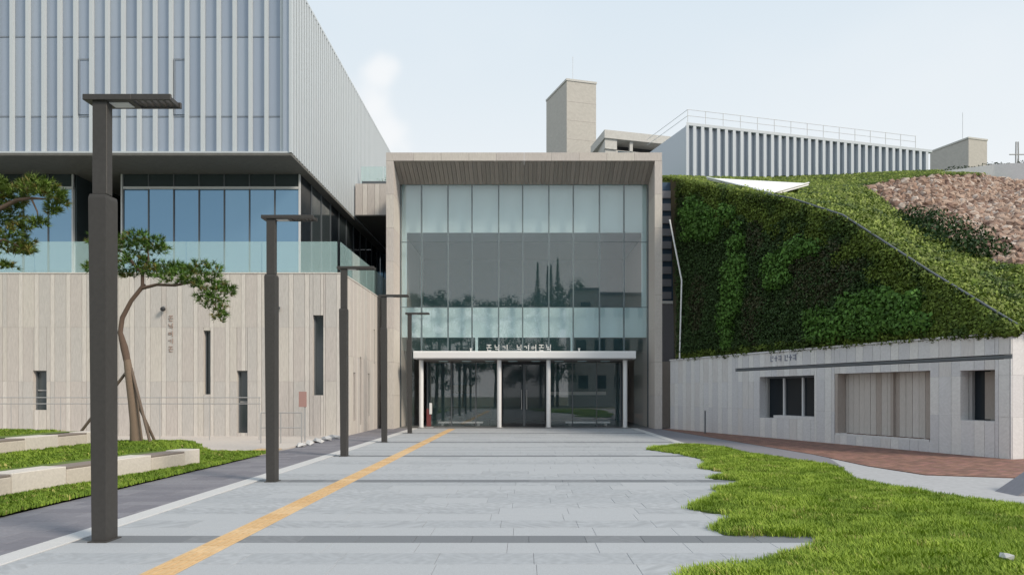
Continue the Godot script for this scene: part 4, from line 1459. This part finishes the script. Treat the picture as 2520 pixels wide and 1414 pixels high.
func make_lamp(at: Vector3, label: String) -> Node3D:
	var l := thing("street_lamp", label, "street lamp", at, 0.0, "street lamps along the plaza edge")
	# lower post, slightly wider towards its top
	var st := newst()
	var lo := Vector3(0.0725, 0, 0.105)
	var v := []
	for y in [0.0, 3.56]:
		for e in [[-1, 1], [1, 1], [1, -1], [-1, -1]]:
			v.append(Vector3(e[0] * lo.x - (0.035 if e[0] < 0 and y > 1 else 0.0), y, e[1] * lo.z))
	for y in [3.60]:
		for e in [[-1, 1], [1, 1], [1, -1], [-1, -1]]:
			v.append(Vector3(e[0] * (lo.x - 0.006) - (0.030 if e[0] < 0 else 0.0), y, e[1] * (lo.z - 0.006)))
	for k in 4:
		var k2 := (k + 1) % 4
		for b in [0, 4]:
			var a: Vector3 = v[b + k]
			var c: Vector3 = v[b + k2]
			var n: Vector3 = (v[b + 4 + k] - a).cross(c - a).normalized()
			if n.dot((a + c) * Vector3(0.5, 0, 0.5)) < 0:
				n = -n
			quad(st, a, c, v[b + 4 + k2], v[b + 4 + k], n)
	quad(st, v[8], v[9], v[10], v[11], Vector3.UP)
	mi("post", st.commit(), M.lamp_metal, l)
	cbx(l, "base_plate", Vector3(0, 0.006, 0), Vector3(0.20, 0.012, 0.27), M.lamp_metal, 0.003)
	cbx(l, "upper_post", Vector3(0.0, 4.085, 0.04), Vector3(0.15, 0.965, 0.10), M.lamp_metal, 0.004)
	# flat head: solid part over the post, slatted part at the end
	cbx(l, "head", Vector3(0.09, 4.595, 0.0), Vector3(0.50, 0.06, 0.24), M.lamp_metal, 0.004)
	var hd := Node3D.new()
	hd.name = "slatted_head"
	l.add_child(hd)
	cbx(hd, "head_frame", Vector3(0.545, 4.595, 0.105), Vector3(0.41, 0.06, 0.03), M.lamp_metal, 0.003)
	cbx(hd, "head_frame", Vector3(0.545, 4.595, -0.105), Vector3(0.41, 0.06, 0.03), M.lamp_metal, 0.003)
	for k in 6:
		cbx(hd, "slat", Vector3(0.385 + 0.067 * k, 4.595, 0), Vector3(0.022, 0.045, 0.18), M.lamp_metal, 0.002)
	cbx(l, "led_strip", Vector3(0.18, 4.56, 0.0), Vector3(0.2, 0.012, 0.12), M.rail, 0.002)
	return l

# ------------------------------------------------------------------ pines
func needle_pad(st: SurfaceTool, c: Vector3, r: Vector3, n: int, rg: RandomNumberGenerator, base := Vector3(0.09, 0.165, 0.032)) -> void:
	for i in n:
		var dir := Vector3(rg.randfn(), rg.randfn(), rg.randfn()).normalized()
		var q := pow(rg.randf(), 0.4)
		var p := c + Vector3(dir.x * r.x, dir.y * r.y, dir.z * r.z) * q
		var axis := (Vector3(dir.x, absf(dir.y) * 0.6 + 0.45, dir.z) + Vector3(rg.randfn(), rg.randfn(), rg.randfn()) * 0.25).normalized()
		var col := base * rg.randf_range(0.6, 1.5)
		if rg.randf() < 0.14:
			col = Vector3(0.19, 0.17, 0.05) * rg.randf_range(0.7, 1.2)
		st.set_color(Color(col.x, col.y, col.z))
		for k in 15:
			var d := (axis + Vector3(rg.randfn(), rg.randfn(), rg.randfn()) * 0.62).normalized()
			var l := rg.randf_range(0.09, 0.16)
			var side := d.cross(Vector3(rg.randfn(), rg.randfn(), rg.randfn())).normalized() * 0.009
			var nn := (side.cross(d)).normalized()
			if nn.y < 0:
				nn = -nn
			nn = (nn + axis * 0.7).normalized()
			tri(st, p - side, p + side, p + d * l, nn)

func pines() -> void:
	var k := 0.01006
	var d := 16.9
	var t := thing("pine_tree", "slender leaning pine held by wooden stakes behind the nearest lamp", "pine tree", P(-9.61, 0.31, d))
	var q := func(x: float, y: float, dz: float = 0.0) -> Vector3: return t.to_local(P((x - 1290) * k, 1.54 + (967 - y) * k, d + dz))
	var st := newst()
	tube(st, [q.call(336, 1098), q.call(332, 1040), q.call(326, 985), q.call(317, 920), q.call(312, 885)], [0.16, 0.125, 0.115, 0.10, 0.085], 10)
	mi("trunk", st.commit(), M.bark_low, t)
	st = newst()
	tube(st, [q.call(312, 888), q.call(305, 855), q.call(295, 818), q.call(300, 782), q.call(322, 740), q.call(350, 705), q.call(354, 698)], [0.085, 0.09, 0.062, 0.058, 0.05, 0.05, 0.04], 8)
	mi("upper_trunk", st.commit(), M.bark, t)
	st = newst()
	tube(st, [q.call(350, 706), q.call(350, 675), q.call(322, 642), q.call(290, 615, 0.2), q.call(245, 602, 0.3), q.call(212, 595, 0.3)], [0.045, 0.042, 0.036, 0.03, 0.022, 0.015], 7)
	tube(st, [q.call(350, 675), q.call(365, 640), q.call(362, 600)], [0.03, 0.022, 0.012], 6)
	mi("limb", st.commit(), M.bark, t)
	st = newst()
	tube(st, [q.call(348, 709), q.call(385, 700), q.call(440, 705, -0.2), q.call(495, 695, -0.2), q.call(530, 735, -0.2), q.call(552, 785, -0.2)], [0.045, 0.038, 0.032, 0.026, 0.02, 0.01], 7)
	tube(st, [q.call(440, 705, -0.2), q.call(450, 670, 0.1), q.call(420, 660, 0.2)], [0.025, 0.018, 0.01], 6)
	mi("limb", st.commit(), M.bark, t)
	var rg := RandomNumberGenerator.new()
	rg.seed = 51
	var pads := [[300, 600, 48, 24, 0.2], [345, 588, 36, 20, -0.1], [378, 605, 30, 28, 0.1], [325, 645, 58, 24, 0.1], [378, 668, 40, 16, 0.1], [430, 660, 50, 18, 0.1], [490, 660, 55, 18, 0.0], [455, 690, 46, 18, -0.3], [510, 695, 45, 24, -0.1], [528, 735, 34, 30, -0.2], [552, 775, 18, 24, -0.2], [556, 712, 20, 18, 0.1], [228, 588, 30, 22, 0.3], [215, 655, 24, 14, 0.2], [300, 668, 24, 12, 0.3]]
	st = newst()
	for p in pads:
		needle_pad(st, q.call(p[0], p[1], p[4]), Vector3(p[2] * k * 1.1, p[3] * k * 0.95, p[2] * k), int(p[2] * p[3] * 0.08) + 16, rg)
	mi("crown", st.commit(), M.needles, t)
	for s in [[[180, 1062], [318, 905], 0.3], [[388, 1098], [322, 905], -0.3], [[352, 1098], [330, 975], 0.6]]:
		var a: Vector3 = t.to_global(q.call(s[0][0], s[0][1], s[2]))
		var b: Vector3 = t.to_global(q.call(s[1][0], s[1][1], 0.0))
		tube_part(t, "stake", [a, b], 0.035, M.stake, 7)

	# pine whose trunk stands left of the picture
	var k2 := 0.00833
	var d2 := 14.0
	var t2 := thing("pine_tree", "pine reaching in from the left edge, its trunk out of view", "pine tree", P(-12.0, 0.58, d2))
	var q2 := func(x: float, y: float, dz: float = 0.0) -> Vector3: return t2.to_local(P((x - 1290) * k2, 1.54 + (967 - y) * k2, d2 + dz))
	st = newst()
	tube(st, [Vector3(0, -0.05, 0), Vector3(0.1, 1.4, 0), Vector3(-0.1, 2.8, 0.1), q2.call(-120, 560)], [0.17, 0.14, 0.11, 0.09], 9)
	mi("trunk", st.commit(), M.bark, t2)
	st = newst()
	tube(st, [q2.call(-120, 560), q2.call(-50, 535), q2.call(0, 512), q2.call(40, 492), q2.call(75, 487), q2.call(125, 490)], [0.08, 0.055, 0.045, 0.04, 0.03, 0.012], 7)
	tube(st, [q2.call(-120, 590), q2.call(-50, 600), q2.call(10, 590), q2.call(60, 612)], [0.05, 0.04, 0.03, 0.012], 7)
	tube(st, [q2.call(75, 487), q2.call(90, 520), q2.call(95, 548)], [0.02, 0.015, 0.01], 6)
	mi("limb", st.commit(), M.bark, t2)
	st = newst()
	for p in [[20, 462, 55, 22, 0], [70, 447, 42, 22, 0.2], [105, 465, 40, 24, 0], [140, 488, 26, 24, 0.1], [125, 515, 18, 16, 0], [-10, 480, 50, 30, 0.3], [15, 575, 40, 16, 0], [50, 598, 24, 18, 0.1], [0, 605, 34, 20, 0.2], [92, 548, 20, 16, 0], [28, 552, 24, 10, 0.2], [-40, 520, 60, 40, 0.3], [-60, 450, 60, 40, 0.2], [-140, 480, 80, 50, 0], [5, 652, 26, 10, 0.1], [60, 617, 20, 10, 0]]:
		needle_pad(st, q2.call(p[0], p[1], p[4]), Vector3(p[2] * k2 * 1.1, p[3] * k2 * 0.9, p[2] * k2), int(p[2] * p[3] * 0.06) + 14, rg, Vector3(0.11, 0.165, 0.034))
	mi("crown", st.commit(), M.needles, t2)

# ------------------------------------------------------------------ small things
func bench_wall(called: String, label: String, a: Vector3, b: Vector3, y0: float, hgt: float) -> void:
	var o := thing(called, label, "bench wall", a, atan2(-(b.z - a.z), b.x - a.x), "stone bench walls in the lawn")
	var L := Vector2(a.x, a.z).distance_to(Vector2(b.x, b.z))
	var x := 0.0
	var k := 0
	while x < L - 0.1:
		var l := minf(0.5 if k == 0 else 1.0, L - x)
		var dark := k % 2 == 1
		var hh := hgt - (0.05 if dark else 0.0)
		cbx(o, "bench_block", Vector3(x + l * 0.5, hh * 0.5 - 0.05, -0.22), Vector3(l - 0.008, hh + 0.1, 0.44), M.bench_stone if dark else M.bench_stone_b, 0.01)
		if dark:
			for j in 4:
				cbx(o, "seat_slat", Vector3(x + l * 0.5, hh + 0.02, -0.055 - 0.11 * j), Vector3(l - 0.03, 0.035, 0.1), M.bench_wood, 0.004)
		x += l
		k += 1

func small_things() -> void:
	bench_wall("bench_wall", "long low stone bench wall with wooden seats beside the slate path", P(-7.3, 0.02, 14.5), P(-8.9, 0.02, 3.3), 0.02, 0.345)
	bench_wall("bench_wall", "low stone bench wall farther back on the upper lawn terrace", P(-10.75, 0.32, 16.6), P(-10.75, 0.32, 4.0), 0.32, 0.30)
	# thin railing before the stone base
	var rl := thing("thin_railing", "thin steel railing of two bars in front of the left stone wall", "railing", P(-14, 0.03, 22.0))
	for k in 9:
		tube_part(rl, "rail_post", [P(-8.55 - 1.6 * k, 0.03, 22.0), P(-8.55 - 1.6 * k, 1.42, 22.0)], 0.014, M.steel, 6)
	for y in [1.40, 1.20]:
		tube_part(rl, "rail_bar", [P(-22, y, 22.0), P(-8.5, y, 22.0)], 0.016, M.steel, 6)
	var hr := thing("handrail", "low grey handrail at the corner of the left stone wall", "railing", P(-7.3, 0.03, 20.5))
	for x in [-7.95, -7.35, -6.72]:
		tube_part(hr, "rail_post", [P(x, 0.03, 20.6), P(x, 0.95, 20.6)], 0.02, M.steel, 6)
	for y in [0.95, 0.5]:
		tube_part(hr, "rail_bar", [P(-7.95, y, 20.6), P(-6.72, y, 20.6)], 0.018, M.steel, 6)
	var sg := thing("direction_sign", "small red brown sign board on a post by the left corner", "sign", P(-7.0, 0.03, 21.4))
	cbx(sg, "post", Vector3(0.12, 0.55, 0), Vector3(0.04, 1.1, 0.04), M.steel, 0.004)
	cbx(sg, "board", Vector3(0.06, 1.32, 0.03), Vector3(0.24, 0.48, 0.03), M.sign_red, 0.004)
	var ks := ["nearest", "second", "third", "fourth", "farthest"]
	for k in 5:
		var s := thing("edge_stone", "rough white edging stone by the slate path, %s of five" % ks[k], "stone", P(-6.42, 0.0, 19.6 + 0.85 * k), 0.3 * k, "white edging stones")
		var o := mi("stone_body", rock(400 + k), M.kerb, s, Vector3(0, 0.06, 0))
		o.scale = Vector3(0.13, 0.11, 0.3)
	var yt := thing("yellow_tile", "small pale yellow tactile plate at the end of the lawn", "tile", P(-6.85, 0.032, 18.2))
	cbx(yt, "plate", Vector3(0, 0.008, 0), Vector3(0.6, 0.016, 0.5), M.tactile_b, 0.003)
	for k in 12:
		var dm := CylinderMesh.new()
		dm.top_radius = 0.025
		dm.bottom_radius = 0.03
		dm.height = 0.008
		dm.radial_segments = 8
		mi("stud", dm, M.tactile_b, yt, Vector3(-0.22 + 0.147 * (k % 4), 0.02, -0.16 + 0.16 * (k / 4)))
	# camera and vertical lettering on the stone base
	var cm := thing("wall_camera", "small dark security camera on the stone wall above the lettering", "camera", P(-12.64, 4.5, 23.95))
	cbx(cm, "bracket", Vector3(0, 0.06, -0.01), Vector3(0.06, 0.1, 0.1), M.steel, 0.004)
	var ds := SphereMesh.new()
	ds.radius = 0.085
	ds.height = 0.16
	mi("dome", ds, M.black, cm, Vector3(0, -0.02, 0.09))
	var wl := thing("vertical_lettering", "column of faint red brown letters on the left stone wall", "sign", P(-12.43, 2.95, 23.99))
	for k in 5:
		glyph(wl, Vector3(0, 1.12 - 0.27 * k, 0.008), [2, 3, 1, 0, 2][k], 0.20, M.letter_red, 0.016)
	var fl := thing("wall_light", "small dark wall fitting on the stone wall beside the second lamp", "wall light", P(-8.63, 4.5, 23.95))
	cbx(fl, "back_plate", Vector3(0, 0, -0.02), Vector3(0.1, 0.16, 0.04), M.steel, 0.004)
	cbx(fl, "hood", Vector3(0, 0.03, 0.06), Vector3(0.12, 0.08, 0.14), M.mullion, 0.01)
	# dark wedge at the right edge
	var wd := thing("stone_wedge", "dark grey sloping stone at the right edge of the concrete path", "stone", P(7.45, 0, 10.3))
	var st := newst()
	extrude(st, PackedVector2Array([Vector2(0, 0), Vector2(1.6, 0), Vector2(1.6, 0.75), Vector2(0.62, 0.42)]), Vector3(0, -0.015, -0.5), Vector3(1, 0, 0), Vector3(0, 1, 0), Vector3(0, 0, 1), 0.5)
	mi("wedge_body", st.commit(), M.slate_b, wd)
	var ls := thing("lawn_stone", "small pale stone lying in the right lawn near the camera", "stone", P(4.32, 0.03, 6.1), 0.4)
	mi("stone_body", rock(431), M.kerb, ls, Vector3(0, 0.05, 0)).scale = Vector3(0.075, 0.05, 0.06)
	var bd := thing("thin_bollard", "thin dark post at the foot of the right stone wall", "bollard", P(6.95, 0.0, 26.2))
	tube_part(bd, "post", [P(6.95, 0, 26.2), P(6.95, 0.85, 26.2)], 0.03, M.mullion, 8)
	tube_part(bd, "cap", [P(6.95, 0.85, 26.2), P(6.95, 0.88, 26.2)], 0.04, M.steel, 8)

# ------------------------------------------------------------------ trees behind the viewer, seen mirrored in the entrance glass
func mirrored_trees() -> void:
	var spots := [[-14.0, 14.0, "leftmost"], [-10.4, 13.5, "second from the left"], [-7.0, 12.9, "third from the left"], [-3.4, 12.6, "fourth from the left"], [-0.2, 12.8, "fifth from the left"], [3.3, 14.8, "tallest and rightmost"]]
	var k := 0
	for s in spots:
		var h: float = s[1]
		var t := thing("broadleaf_tree", "green broadleaf tree mirrored in the entrance glass, %s" % s[2], "tree", Vector3(s[0], -0.1, 16.0 + 1.5 * (k % 2)), 0.0, "trees mirrored in the glass")
		var st := newst()
		tube(st, [Vector3.ZERO, Vector3(0.1, h * 0.3, 0), Vector3(-0.1, h * 0.6, 0.1), Vector3(0, h * 0.85, 0)], [0.24, 0.18, 0.12, 0.05], 8)
		for e in 5:
			var a := e * 1.3
			tube(st, [Vector3(0, h * (0.32 + 0.08 * e), 0), Vector3(cos(a) * 1.3, h * (0.45 + 0.08 * e), sin(a) * 1.3)], [0.09, 0.03], 6)
		mi("trunk", st.commit(), M.bark, t)
		var rg := RandomNumberGenerator.new()
		rg.seed = 600 + k
		st = newst()
		for c in 34:
			var cc := Vector3(rg.randfn() * 1.5, h * (0.16 + 0.80 * pow(rg.randf(), 0.75)), rg.randfn() * 1.2)
			for i in 130:
				var dir := Vector3(rg.randfn(), rg.randfn(), rg.randfn()).normalized()
				leaf_quad(st, rg, cc + dir * pow(rg.randf(), 0.4) * Vector3(1.1, 0.8, 1.1), 0.27 * rg.randf_range(0.7, 1.3), (dir + Vector3.UP * 0.6).normalized(), Vector3(0.045, 0.085, 0.025) * rg.randf_range(0.6, 1.4))
		mi("crown", st.commit(), M.leaves, t)
		k += 1
	var pk := 0
	for s in [[2.0, 17.0, "left"], [3.2, 16.6, "middle"], [4.0, 17.4, "right"]]:
		var h: float = s[1]
		var t := thing("poplar_tree", "narrow dark poplar mirrored in the entrance glass, the %s one" % s[2], "tree", Vector3(s[0], -0.1, 19.0), 0.0, "poplars mirrored in the glass")
		var st := newst()
		tube(st, [Vector3.ZERO, Vector3(0, h * 0.95, 0)], [0.2, 0.03], 7)
		mi("trunk", st.commit(), M.bark, t)
		var rg := RandomNumberGenerator.new()
		rg.seed = 700 + pk
		st = newst()
		for i in 1300:
			var y := rg.randf_range(0.2, 1.0)
			var r := 0.75 * sin(clampf((1.03 - y) * 2.2, 0, PI * 0.5)) * sqrt(rg.randf())
			var a := rg.randf() * TAU
			var dir := Vector3(cos(a), 0.6, sin(a)).normalized()
			leaf_quad(st, rg, Vector3(cos(a) * r, y * h, sin(a) * r), 0.22, dir, Vector3(0.03, 0.055, 0.02) * rg.randf_range(0.6, 1.4))
		mi("crown", st.commit(), M.leaves, t)
		pk += 1
	var gh := thing("garden_house", "pale low house mirrored at the right of the entrance glass", "building", Vector3(10.5, -0.1, 20))
	bx(gh, "wall", Vector3(0, 6.8, 3), Vector3(9.5, 13.6, 6), M.block_white)
	bx(gh, "roof", Vector3(0, 13.75, 3), Vector3(10.0, 0.3, 6.5), M.slate_b)
	for c in 4:
		for r in 3:
			var wn := bx(gh, "window", Vector3(-3.3 + 2.2 * c, 3.0 + 4.2 * r, -0.01), Vector3(1.2, 1.6, 0.06), M.window_glass)
			bx(wn, "sill", Vector3(0, -0.86, -0.04), Vector3(1.4, 0.1, 0.2), M.block_white)
